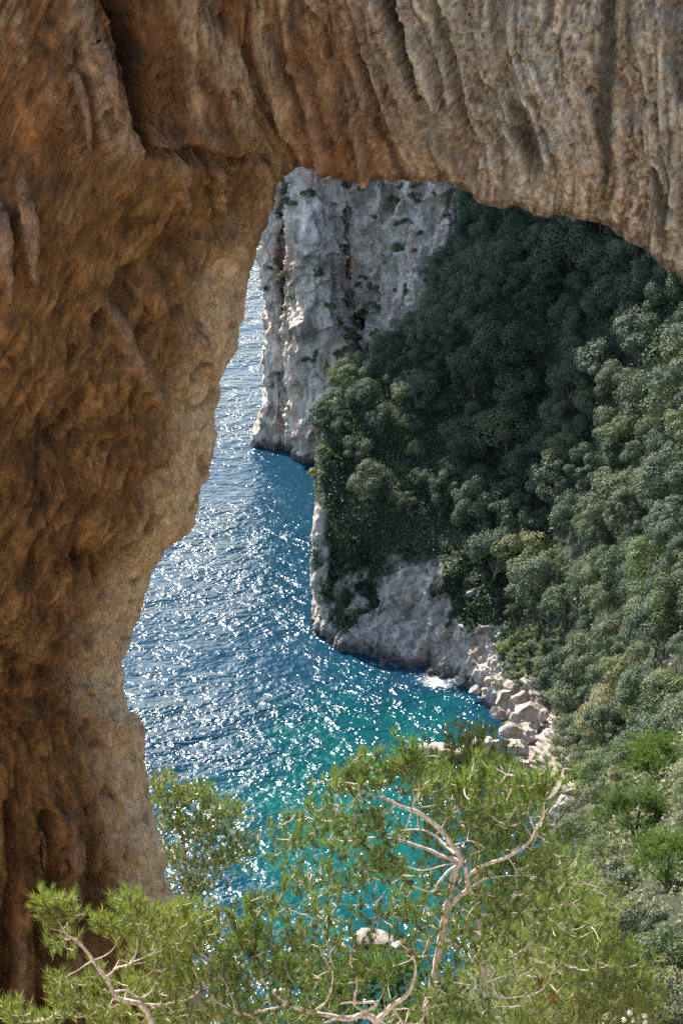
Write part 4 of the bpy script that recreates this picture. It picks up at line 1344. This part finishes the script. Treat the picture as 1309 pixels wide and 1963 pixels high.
def pine(name, label, mains, blobs, seed, mat=M_NEEDLE, per=36, length=0.105, width=0.0085, cones=(), twigmat=None, limb=0.78, twig_r=0.005, spread=0.62, group=None, up=0.95, dens=1.15):
    """mains: traced limbs [(u,v,Y,r)...]; blobs: (u, v, ru, rv, Y, rY, count) where needles stand"""
    rng = np.random.default_rng(seed)
    root = bpy.data.objects.new(name, None)
    COL.objects.link(root)
    b0 = at(*mains[0][0][:3])
    tag(root, label, 'tree', group)
    nodes = []
    for k2, pts in enumerate(mains):
        n = max(8, len(pts) * 6)
        w = spline(pts, n)
        w = w + 0.022 * np.stack([noise(w * 5 + 5), noise(w * 5 + 25), noise(w * 5 + 45)], -1)
        r = cr(np.array([[q[3]] for q in pts]), n, 0)[:, 0]
        ac = Acc()
        r = r * limb
        ac.tube(w, r, 8 if r[0] > 0.02 else 6, 0.08)
        link('trunk' if k2 == 0 else 'branch', ac.mesh('trunk' if k2 == 0 else 'branch', M_BARK), root)
        nodes.append(w[len(w) // 4 if k2 == 0 else 0:])
    nodes = np.concatenate(nodes)
    pos = []
    for (u, v, ru, rv, Y, rY, c) in blobs:
        c = int(c * dens)
        d = rng.normal(0, 0.62, (c, 3))
        d *= np.minimum(1, 1.9 / (np.linalg.norm(d, axis=1, keepdims=True) + 1e-6))
        pos.append(at(u + d[:, 0] * ru, v + d[:, 1] * rv, Y + d[:, 2] * rY))
    pos = np.concatenate(pos)
    # join every shoot to the nearest limb, nearest first, so twigs fork out of twigs
    order = np.argsort([((nodes - q) ** 2).sum(1).min() for q in pos])
    tw = Acc()
    arr = np.zeros((len(nodes) + len(pos) * 7, 3))
    arr[:len(nodes)] = nodes
    c = len(nodes)
    dirs = np.zeros(pos.shape)
    for k2 in order:
        q = pos[k2]
        diff = q - arr[:c]
        cost = (diff ** 2).sum(1) + 0.15 * np.clip(-diff[:, 2], 0, None) ** 2
        a = arr[np.argmin(cost)]
        L = np.linalg.norm(q - a)
        t = np.linspace(0, 1, 8)[:, None]
        mid = (a + q) / 2 + rng.normal(0, 0.085, 3) * L - np.array([0, 0, 0.10 * L])
        w = a * (1 - t) ** 2 + 2 * mid * t * (1 - t) + q * t ** 2
        w[1:-1] += rng.normal(0, 0.015 * L, (6, 3))
        rr = min(twig_r * (1 + 2.2 * L), 0.014)
        tw.tube(w, np.linspace(rr, twig_r * 0.75, 8), 4)
        arr[c:c + 7] = w[1:]
        c += 7
        e = w[-1] - w[-3]
        e = e / (np.linalg.norm(e) + 1e-9)
        d = 0.55 * e + np.array([0, 0.05, up]) + rng.normal(0, 0.28, 3)
        dirs[k2] = d / np.linalg.norm(d)
    o = link('twigs', tw.mesh('twigs', twigmat or M_TWIG), root)
    o['kind'] = 'stuff'
    o = link('needles', needle_tufts('needles', pos, dirs, mat, rng, per, length, width, 0.11, spread), root)
    o['kind'] = 'stuff'
    for (u, v, Y, s) in cones:
        q = at(u, v, Y)
        ac = Acc()
        t = np.linspace(0, 1, 9)
        ac.tube(np.stack([0 * t, -0.3 * s * t, -s * t], -1), 0.32 * s * np.sin(np.clip(t * 0.9 + 0.08, 0, 1) * 3.14) ** 0.7 + 0.004, 8)
        for z in range(7):
            for a in range(8):
                th = a * 0.785 + z * 0.4
                r = 0.33 * s * math.sin((z + 1) / 8.5 * 3.14) ** 0.7
                b = np.array([math.cos(th) * r * 0.8, -0.3 * s * (z + .7) / 8 + math.sin(th) * r * 0.8, -s * (z + 0.7) / 8])
                e = np.array([math.cos(th) * r * 1.4, -0.3 * s * (z + .7) / 8 + math.sin(th) * r * 1.4, -s * (z + 0.3) / 8])
                ac.tube([b, (b + e) / 2, e], [0.06 * s, 0.075 * s, 0.03 * s], 4)
        link('pine_cone', ac.mesh('pine_cone', M_CONE), root, q, (random.uniform(-0.6, 0.6), random.uniform(-0.6, 0.6), random.uniform(0, 6)))
    return root


pine('aleppo_pine', 'foreground pine with pale forked trunk and bare crooked branches, in the middle of the view', [
    [(775, 2250, 13.9, .075), (800, 2060, 13.7, .062), (815, 1950, 13.5, .054), (830, 1880, 13.4, .050), (843, 1810, 13.3, .047), (856, 1740, 13.2, .042), (868, 1690, 13.15, .036), (880, 1650, 13.1, .030)],
    [(884, 1660, 13.1, .032), (872, 1632, 13.05, .032), (852, 1600, 13.0, .030), (820, 1572, 12.95, .027), (785, 1550, 12.9, .024), (740, 1534, 12.85, .019), (700, 1522, 12.8, .012), (672, 1508, 12.75, .007)],
    [(880, 1655, 13.1, .026), (850, 1642, 13.2, .024), (812, 1626, 13.25, .022), (770, 1612, 13.3, .018), (722, 1606, 13.35, .013), (660, 1612, 13.4, .010), (600, 1602, 13.45, .006)],
    [(893, 1676, 13.05, .026), (925, 1660, 12.95, .024), (960, 1650, 12.9, .022), (995, 1628, 12.85, .020), (1022, 1598, 12.8, .016), (1040, 1566, 12.75, .011), (1044, 1540, 12.7, .006)],
    [(1024, 1596, 12.8, .011), (1018, 1572, 12.8, .010), (1008, 1552, 12.8, .007), (1020, 1530, 12.78, .004)],
    [(852, 1740, 13.2, .030), (876, 1722, 13.1, .030), (896, 1706, 13.05, .029), (896, 1680, 13.05, .028), (890, 1662, 13.05, .028)],
    [(898, 1706, 13.05, .018), (918, 1690, 13.0, .015), (945, 1682, 12.95, .010), (985, 1684, 12.9, .006)],
    [(876, 1660, 13.1, .020), (858, 1672, 13.0, .018), (842, 1692, 12.95, .014), (830, 1708, 12.95, .011), (800, 1700, 12.95, .007), (760, 1678, 12.95, .004)],
    [(790, 1552, 12.9, .012), (796, 1528, 12.9, .010), (802, 1500, 12.88, .007), (790, 1470, 12.85, .004)],
    [(740, 1535, 12.85, .010), (722, 1506, 12.85, .008), (718, 1480, 12.85, .005)],
    [(700, 1522, 12.8, .008), (676, 1536, 12.8, .006), (650, 1545, 12.8, .004)],
    [(870, 1640, 13.1, .022), (846, 1612, 13.3, .019), (820, 1596, 13.4, .014), (780, 1590, 13.5, .009), (740, 1598, 13.55, .005)],
    [(880, 1655, 13.1, .012), (850, 1658, 13.2, .010), (810, 1665, 13.3, .008), (760, 1660, 13.35, .005)],
    [(870, 1620, 13.05, .010), (900, 1610, 13.0, .008), (930, 1625, 12.95, .005), (900, 1640, 12.95, .003)],
    [(970, 1645, 12.9, .010), (985, 1665, 12.88, .008), (988, 1690, 12.85, .004)],
], [
    (795, 1452, 30, 30, 12.85, .1, 26), (775, 1475, 30, 35, 12.85, .15, 22), (720, 1470, 45, 25, 12.85, .15, 26), (690, 1490, 50, 28, 12.8, .2, 34), (650, 1505, 28, 25, 12.75, .12, 18), (640, 1560, 45, 35, 12.8, .2, 24),
    (600, 1590, 50, 40, 13.3, .2, 26), (570, 1640, 40, 40, 13.4, .2, 16), (710, 1575, 40, 35, 12.7, .2, 26), (728, 1625, 30, 60, 12.7, .15, 40), (750, 1660, 35, 40, 12.75, .2, 26), (680, 1650, 45, 30, 13.3, .2, 18),
    (1040, 1498, 42, 26, 12.65, .15, 34), (1010, 1520, 40, 30, 12.8, .2, 26), (960, 1510, 60, 50, 13.3, .3, 50), (900, 1530, 70, 50, 13.5, .3, 50), (930, 1590, 60, 40, 13.4, .3, 40), (860, 1500, 50, 50, 13.4, .3, 30),
    (980, 1600, 50, 40, 13.3, .3, 30), (1040, 1640, 50, 50, 13.2, .4, 40), (1000, 1720, 80, 60, 13.2, .4, 70), (930, 1740, 70, 60, 13.3, .4, 60), (1060, 1720, 60, 70, 13.5, .5, 60), (950, 1650, 40, 30, 13.3, .2, 24),
    (820, 1760, 40, 60, 13.2, .3, 30), (900, 1800, 80, 50, 13.2, .4, 60), (1000, 1820, 100, 60, 13.6, .5, 90), (1080, 1820, 70, 70, 13.9, .5, 60), (780, 1720, 40, 40, 13.1, .2, 22), (640, 1590, 40, 30, 13.0, .2, 16), (560, 1570, 30, 30, 13.3, .2, 12), (620, 1680, 50, 30, 13.4, .2, 16),
], 31, cones=[(790, 1690, 12.9, .075), (876, 1690, 12.95, .05)])

pine('aleppo_pine', 'foreground pine with one long bare pale limb in front of the rock pillar', [
    [(330, 2150, 12.4, .05), (300, 1990, 12.4, .042), (285, 1950, 12.4, .036), (268, 1924, 12.4, .032), (232, 1914, 12.4, .030), (214, 1898, 12.4, .027), (198, 1868, 12.4, .024), (176, 1838, 12.4, .020), (150, 1808, 12.4, .016), (128, 1790, 12.4, .012), (110, 1762, 12.4, .008), (102, 1742, 12.4, .004)],
    [(128, 1790, 12.4, .010), (112, 1784, 12.4, .008), (95, 1780, 12.4, .004)],
    [(202, 1874, 12.4, .014), (225, 1858, 12.35, .013), (252, 1846, 12.3, .011), (264, 1820, 12.3, .008), (266, 1790, 12.3, .005)],
    [(252, 1846, 12.3, .010), (275, 1838, 12.3, .008), (300, 1815, 12.3, .005)],
    [(215, 1900, 12.4, .014), (240, 1900, 12.35, .013), (262, 1912, 12.35, .011), (285, 1905, 12.3, .010), (296, 1890, 12.3, .006)],
    [(178, 1842, 12.4, .010), (150, 1858, 12.35, .009), (124, 1878, 12.35, .006)],
    [(176, 1842, 12.4, .008), (205, 1830, 12.4, .007), (224, 1806, 12.4, .005), (230, 1780, 12.4, .003)],
    [(158, 1815, 12.4, .006), (156, 1806, 12.35, .005), (150, 1812, 12.3, .003)],
    [(270, 1926, 12.4, .016), (330, 1925, 12.7, .013), (380, 1900, 12.9, .010), (400, 1860, 13.0, .007), (390, 1820, 13.0, .005)],
    [(60, 1958, 12.2, .008), (90, 1956, 12.2, .006), (110, 1945, 12.2, .004)],
], [
    (105, 1738, 32, 26, 12.4, .12, 40), (88, 1758, 14, 22, 12.4, .1, 12), (130, 1750, 14, 26, 12.4, .1, 12), (255, 1735, 34, 22, 12.3, .15, 30), (270, 1765, 42, 30, 12.35, .2, 34), (195, 1772, 26, 14, 12.35, .1, 14),
    (225, 1780, 25, 15, 12.35, .1, 12), (330, 1760, 50, 30, 12.7, .25, 44), (345, 1810, 55, 40, 12.8, .3, 60), (290, 1830, 45, 40, 12.6, .3, 34), (390, 1800, 40, 45, 12.9, .3, 40), (360, 1880, 60, 50, 12.9, .4, 60),
    (120, 1885, 24, 20, 12.3, .15, 16), (160, 1920, 50, 25, 12.4, .3, 30), (30, 1940, 36, 18, 12.2, .15, 24), (215, 1950, 60, 25, 12.6, .3, 34), (330, 1950, 60, 30, 12.9, .4, 44), (130, 1815, 22, 16, 12.5, .15, 10), (180, 1870, 30, 22, 12.7, .2, 16), (420, 1860, 50, 50, 13.0, .3, 40), (90, 1955, 40, 15, 12.4, .2, 18), (240, 1890, 40, 30, 12.8, .2, 20), (300, 1890, 40, 30, 12.9, .2, 22)
], 32, cones=[(118, 1902, 12.3, .06)])

pine('aleppo_pine', 'foreground pine of tangled bare twigs along the bottom edge between the two pale trunks', [
    [(760, 2200, 12.6, .05), (745, 2020, 12.6, .045), (722, 1958, 12.6, .040), (690, 1946, 12.6, .036), (650, 1952, 12.6, .032), (600, 1940, 12.6, .026), (555, 1925, 12.6, .020), (520, 1900, 12.6, .014), (500, 1880, 12.6, .008)],
    [(722, 1958, 12.6, .034), (752, 1930, 12.55, .030), (780, 1905, 12.5, .024), (793, 1875, 12.5, .018), (794, 1845, 12.5, .014), (782, 1822, 12.5, .010), (755, 1806, 12.5, .007), (728, 1812, 12.5, .004)],
    [(680, 1924, 12.6, .018), (684, 1885, 12.55, .014), (678, 1862, 12.55, .012), (670, 1840, 12.5, .008), (668, 1815, 12.5, .004)],
    [(752, 1932, 12.55, .020), (770, 1958, 12.5, .018), (775, 1990, 12.5, .015)],
    [(690, 1946, 12.6, .020), (720, 1922, 12.5, .018), (682, 1918, 12.5, .014), (650, 1925, 12.5, .010)],
    [(600, 1940, 12.6, .016), (625, 1920, 12.55, .012), (638, 1880, 12.5, .010), (632, 1850, 12.5, .007), (610, 1815, 12.5, .005)],
    [(555, 1925, 12.6, .014), (470, 1946, 12.7, .020), (430, 1926, 12.7, .016), (395, 1895, 12.7, .012), (370, 1850, 12.7, .008)],
    [(520, 1990, 12.5, .02), (490, 1955, 12.6, .018), (455, 1940, 12.6, .014), (448, 1915, 12.6, .009), (420, 1870, 12.6, .006)],
    [(640, 1850, 12.5, .008), (622, 1790, 12.5, .012), (605, 1770, 12.5, .010), (590, 1758, 12.5, .005)],
    [(650, 1952, 12.6, .018), (610, 1965, 12.5, .014), (570, 1975, 12.5, .009), (530, 1960, 12.5, .006)],
    [(740, 1990, 12.5, .016), (800, 1960, 12.45, .010), (815, 1935, 12.45, .006)],
    [(826, 1885, 13.3, .016), (860, 1882, 13.2, .013), (920, 1888, 13.2, .010), (970, 1870, 13.2, .006)],
    [(930, 1850, 12.9, .010), (945, 1890, 12.8, .012), (960, 1912, 12.8, .012), (1000, 1910, 12.8, .010), (1040, 1895, 12.8, .008), (1058, 1858, 12.8, .005)],
    [(975, 1912, 12.8, .007), (990, 1880, 12.8, .005), (985, 1860, 12.8, .003)],
    [(640, 1730, 13.0, .006), (680, 1735, 13.0, .008), (720, 1728, 13.0, .006), (740, 1710, 13.0, .004)],
], [
    (470, 1760, 30, 40, 12.8, .2, 26), (500, 1800, 40, 40, 12.8, .2, 30), (455, 1820, 40, 40, 12.8, .2, 30), (540, 1820, 30, 60, 12.6, .2, 28), (560, 1870, 40, 40, 12.6, .2, 22), (520, 1730, 26, 26, 12.8, .2, 14), (590, 1800, 26, 40, 12.6, .2, 16), (640, 1775, 26, 30, 12.5, .15, 14),
    (610, 1730, 30, 22, 12.6, .2, 12), (660, 1700, 40, 22, 12.9, .2, 12), (450, 1880, 50, 50, 12.8, .3, 40), (420, 1940, 60, 30, 12.9, .3, 36), (500, 1940, 50, 30, 12.8, .3, 24), (690, 1830, 30, 30, 12.6, .2, 12), (730, 1850, 30, 40, 12.6, .2, 14), (640, 1900, 40, 30, 12.7, .2, 10), (580, 1950, 50, 25, 12.7, .3, 16),
    (700, 1760, 35, 25, 12.8, .2, 10), (760, 1780, 26, 30, 12.9, .2, 12), (840, 1900, 40, 40, 13.1, .3, 24), (900, 1930, 60, 30, 13.1, .3, 36), (800, 1960, 60, 25, 12.9, .3, 24), (560, 1690, 26, 22, 13.0, .2, 10), (600, 1945, 160, 22, 12.9, .4, 40), (430, 1780, 60, 60, 13.1, .3, 26), (660, 1860, 90, 50, 13.0, .4, 26), (860, 1950, 80, 24, 13.0, .3, 30), (590, 1860, 90, 60, 13.2, .4, 30)
], 33, twig_r=0.0042, cones=[(785, 1818, 12.45, .07), (680, 1866, 12.5, .05), (622, 1778, 12.45, .05), (430, 1920, 12.65, .05), (600, 1770, 12.48, .05), (408, 1928, 12.66, .05)])

pine('aleppo_pine', 'dense soft pine crown behind the bare forked branches, top beside the pale slab', [
    [(930, 2050, 24, .10), (925, 1850, 24, .09), (915, 1700, 24, .07), (905, 1560, 24, .05), (900, 1460, 24, .025), (905, 1410, 24, .01)],
    [(912, 1650, 24, .04), (860, 1600, 23.7, .03), (800, 1560, 23.5, .015)], [(910, 1620, 24, .04), (970, 1570, 23.7, .03), (1020, 1540, 23.6, .012)],
    [(906, 1560, 24, .03), (850, 1510, 23.8, .012)], [(904, 1520, 24, .03), (960, 1470, 23.8, .01)]
], [(905, 1425, 35, 30, 24, .4, 50), (870, 1460, 50, 35, 23.9, .5, 70), (950, 1460, 40, 40, 24, .5, 60), (900, 1500, 80, 45, 23.8, .7, 120), (830, 1500, 50, 40, 23.8, .5, 60), (980, 1520, 50, 50, 23.8, .6, 70), (900, 1570, 110, 50, 23.7, .8, 120), (940, 1640, 100, 60, 23.8, .8, 90), (830, 1620, 60, 60, 23.8, .6, 40), (1010, 1600, 60, 60, 23.8, .7, 60), (1000, 1700, 90, 70, 24, .8, 90), (900, 1740, 100, 70, 24, .8, 80)], 34, M_NEEDLE_Y, 28, 0.13, 0.013, twigmat=M_TWIG_D, twig_r=0.003, dens=1.3)

pine('aleppo_pine', 'spreading soft pine filling the bottom right behind the white flowers', [
    [(1130, 2200, 17, .09), (1110, 2000, 17, .08), (1095, 1880, 17, .06), (1080, 1780, 17, .04), (1070, 1700, 17, .015)],
    [(1100, 1920, 17, .04), (1160, 1870, 16.8, .03), (1220, 1850, 16.7, .01)], [(1095, 1880, 17, .035), (1030, 1830, 16.7, .025), (980, 1800, 16.6, .01)], [(1112, 2000, 17, .04), (1180, 1950, 16.6, .03), (1240, 1920, 16.5, .01)], [(1110, 1990, 17, .04), (1030, 1940, 16.4, .03), (960, 1930, 16.2, .01)]
], [(1075, 1690, 50, 40, 17, .5, 60), (1110, 1760, 60, 50, 17, .5, 90), (1050, 1770, 70, 60, 16.9, .6, 100), (1150, 1830, 60, 50, 16.9, .5, 90), (1200, 1870, 60, 45, 16.8, .5, 90), (1080, 1860, 90, 60, 16.8, .7, 130), (1000, 1880, 80, 60, 16.5, .6, 80), (1150, 1930, 90, 50, 16.7, .6, 120), (1230, 1930, 50, 40, 16.6, .5, 60), (1040, 1950, 90, 40, 16.4, .6, 80), (950, 1960, 70, 30, 16.2, .5, 40)], 35, M_NEEDLE_Y, 28, 0.11, 0.0105, twigmat=M_TWIG_D, twig_r=0.0025, dens=1.3)

pine('aleppo_pine', 'airy pine standing against the glittering sea just beyond the rock pillar', [
    [(330, 2050, 43, .14), (345, 1900, 43, .12), (352, 1800, 43, .10), (356, 1700, 43, .07), (350, 1600, 43, .05), (340, 1530, 43, .02)],
    [(354, 1720, 43, .05), (400, 1670, 42.6, .03), (460, 1620, 42.4, .012)], [(352, 1640, 43, .04), (390, 1590, 42.7, .03), (430, 1560, 42.5, .01)], [(354, 1680, 43, .04), (320, 1630, 42.8, .02), (310, 1580, 42.8, .01)], [(356, 1760, 43, .04), (400, 1730, 42.8, .02), (370, 1700, 42.8, .01)], [(346, 1580, 43, .03), (310, 1530, 43, .01)]
], [(310, 1510, 26, 34, 43, .7, 60), (350, 1530, 34, 24, 43, .8, 60), (385, 1525, 30, 22, 42.8, .7, 50), (430, 1560, 36, 26, 42.6, .8, 70), (330, 1575, 36, 26, 43, .8, 60), (390, 1590, 44, 26, 42.8, .9, 80), (455, 1620, 34, 28, 42.5, .8, 60), (410, 1650, 44, 28, 42.7, .9, 70), (340, 1640, 34, 30, 43, .8, 50), (370, 1690, 40, 20, 42.8, .8, 40), (360, 1735, 30, 24, 43, .7, 40), (385, 1710, 20, 20, 42.8, .6, 20)], 36, M_NEEDLE, 30, 0.20, 0.015, twig_r=0.007, dens=1.7)

pine('aleppo_pine', 'low green pine seen below through the bare twigs near the bottom edge', [
    [(720, 2200, 52, .12), (715, 2030, 52, .1), (705, 1920, 52, .05), (700, 1850, 52, .015)], [(712, 1990, 52, .04), (640, 1920, 51, .012)], [(710, 1960, 52, .04), (780, 1890, 51.4, .012)]
], [(760, 1845, 60, 24, 52, .8, 50), (560, 1850, 70, 24, 51.5, .8, 50), (640, 1860, 60, 30, 52, .8, 50), (700, 1858, 50, 30, 52, .6, 60), (650, 1900, 50, 40, 51.6, .8, 70), (760, 1880, 50, 40, 51.6, .8, 70), (700, 1930, 110, 45, 52, 1, 100), (780, 1950, 50, 40, 52, .8, 60), (600, 1950, 50, 30, 51, .8, 50), (540, 1890, 60, 40, 51, .8, 40), (480, 1950, 90, 30, 50, .8, 60), (850, 1900, 50, 60, 52, .8, 60)], 37, M_NEEDLE_B, 26, 0.22, 0.03, twig_r=0.007, dens=2.6, twigmat=M_TWIG_D)

# brown dead sprig and white flower heads in the bottom right corner
rngd = np.random.default_rng(8)
for (u, v, Y, n_, lab) in [(1035, 1880, 12.8, 5, 'rusty brown dead needle sprig caught on a bare loop of twig'), (1060, 1912, 12.8, 4, 'small rusty dead sprig below the larger one')]:
    c = at(u, v, Y)
    d = unit(n_, rngd) * 0.03
    dr = unit(n_, rngd) + np.array([0, 0, -0.3])
    dr /= np.linalg.norm(dr, axis=1, keepdims=True)
    o = link('dead_sprig', needle_tufts('dead_sprig', d, dr, M_DEADLEAF, rngd, 22, 0.06, 0.006, 0.05, 0.5), None, c)
    tag(o, lab, 'twig')
fl_root = bpy.data.objects.new('flowering_plant', None)
COL.objects.link(fl_root)
fl_root.location = at(1218, 2050, 11.5)
tag(fl_root, 'white flower heads on thin stems in the bottom right corner', 'flower')
fb0 = at(1218, 2050, 11.5)
for k2, (u, v, s) in enumerate([(1207, 1942, .024), (1235, 1948, .022), (1195, 1955, .02), (1236, 1960, .02), (1212, 1957, .016)]):
    q = at(u, v, 11.4) - fb0
    ac = Acc()
    t = np.linspace(0, 1, 8)[:, None]
    ac.tube(q * t + np.array([0.02, 0, 0]) * np.sin(t * 3), np.full(8, .003), 5)
    st = link('stem', ac.mesh('stem', M_SHRUB), fl_root)
    n_ = 60
    d = unit(n_, rngd)
    link('flower_head', leaves_mesh('flower_head', q + d * s, d + 0.4 * unit(n_, rngd), rngd.uniform(.25, .45, n_) * s, M_FLOWER, rngd, 0.8), st)
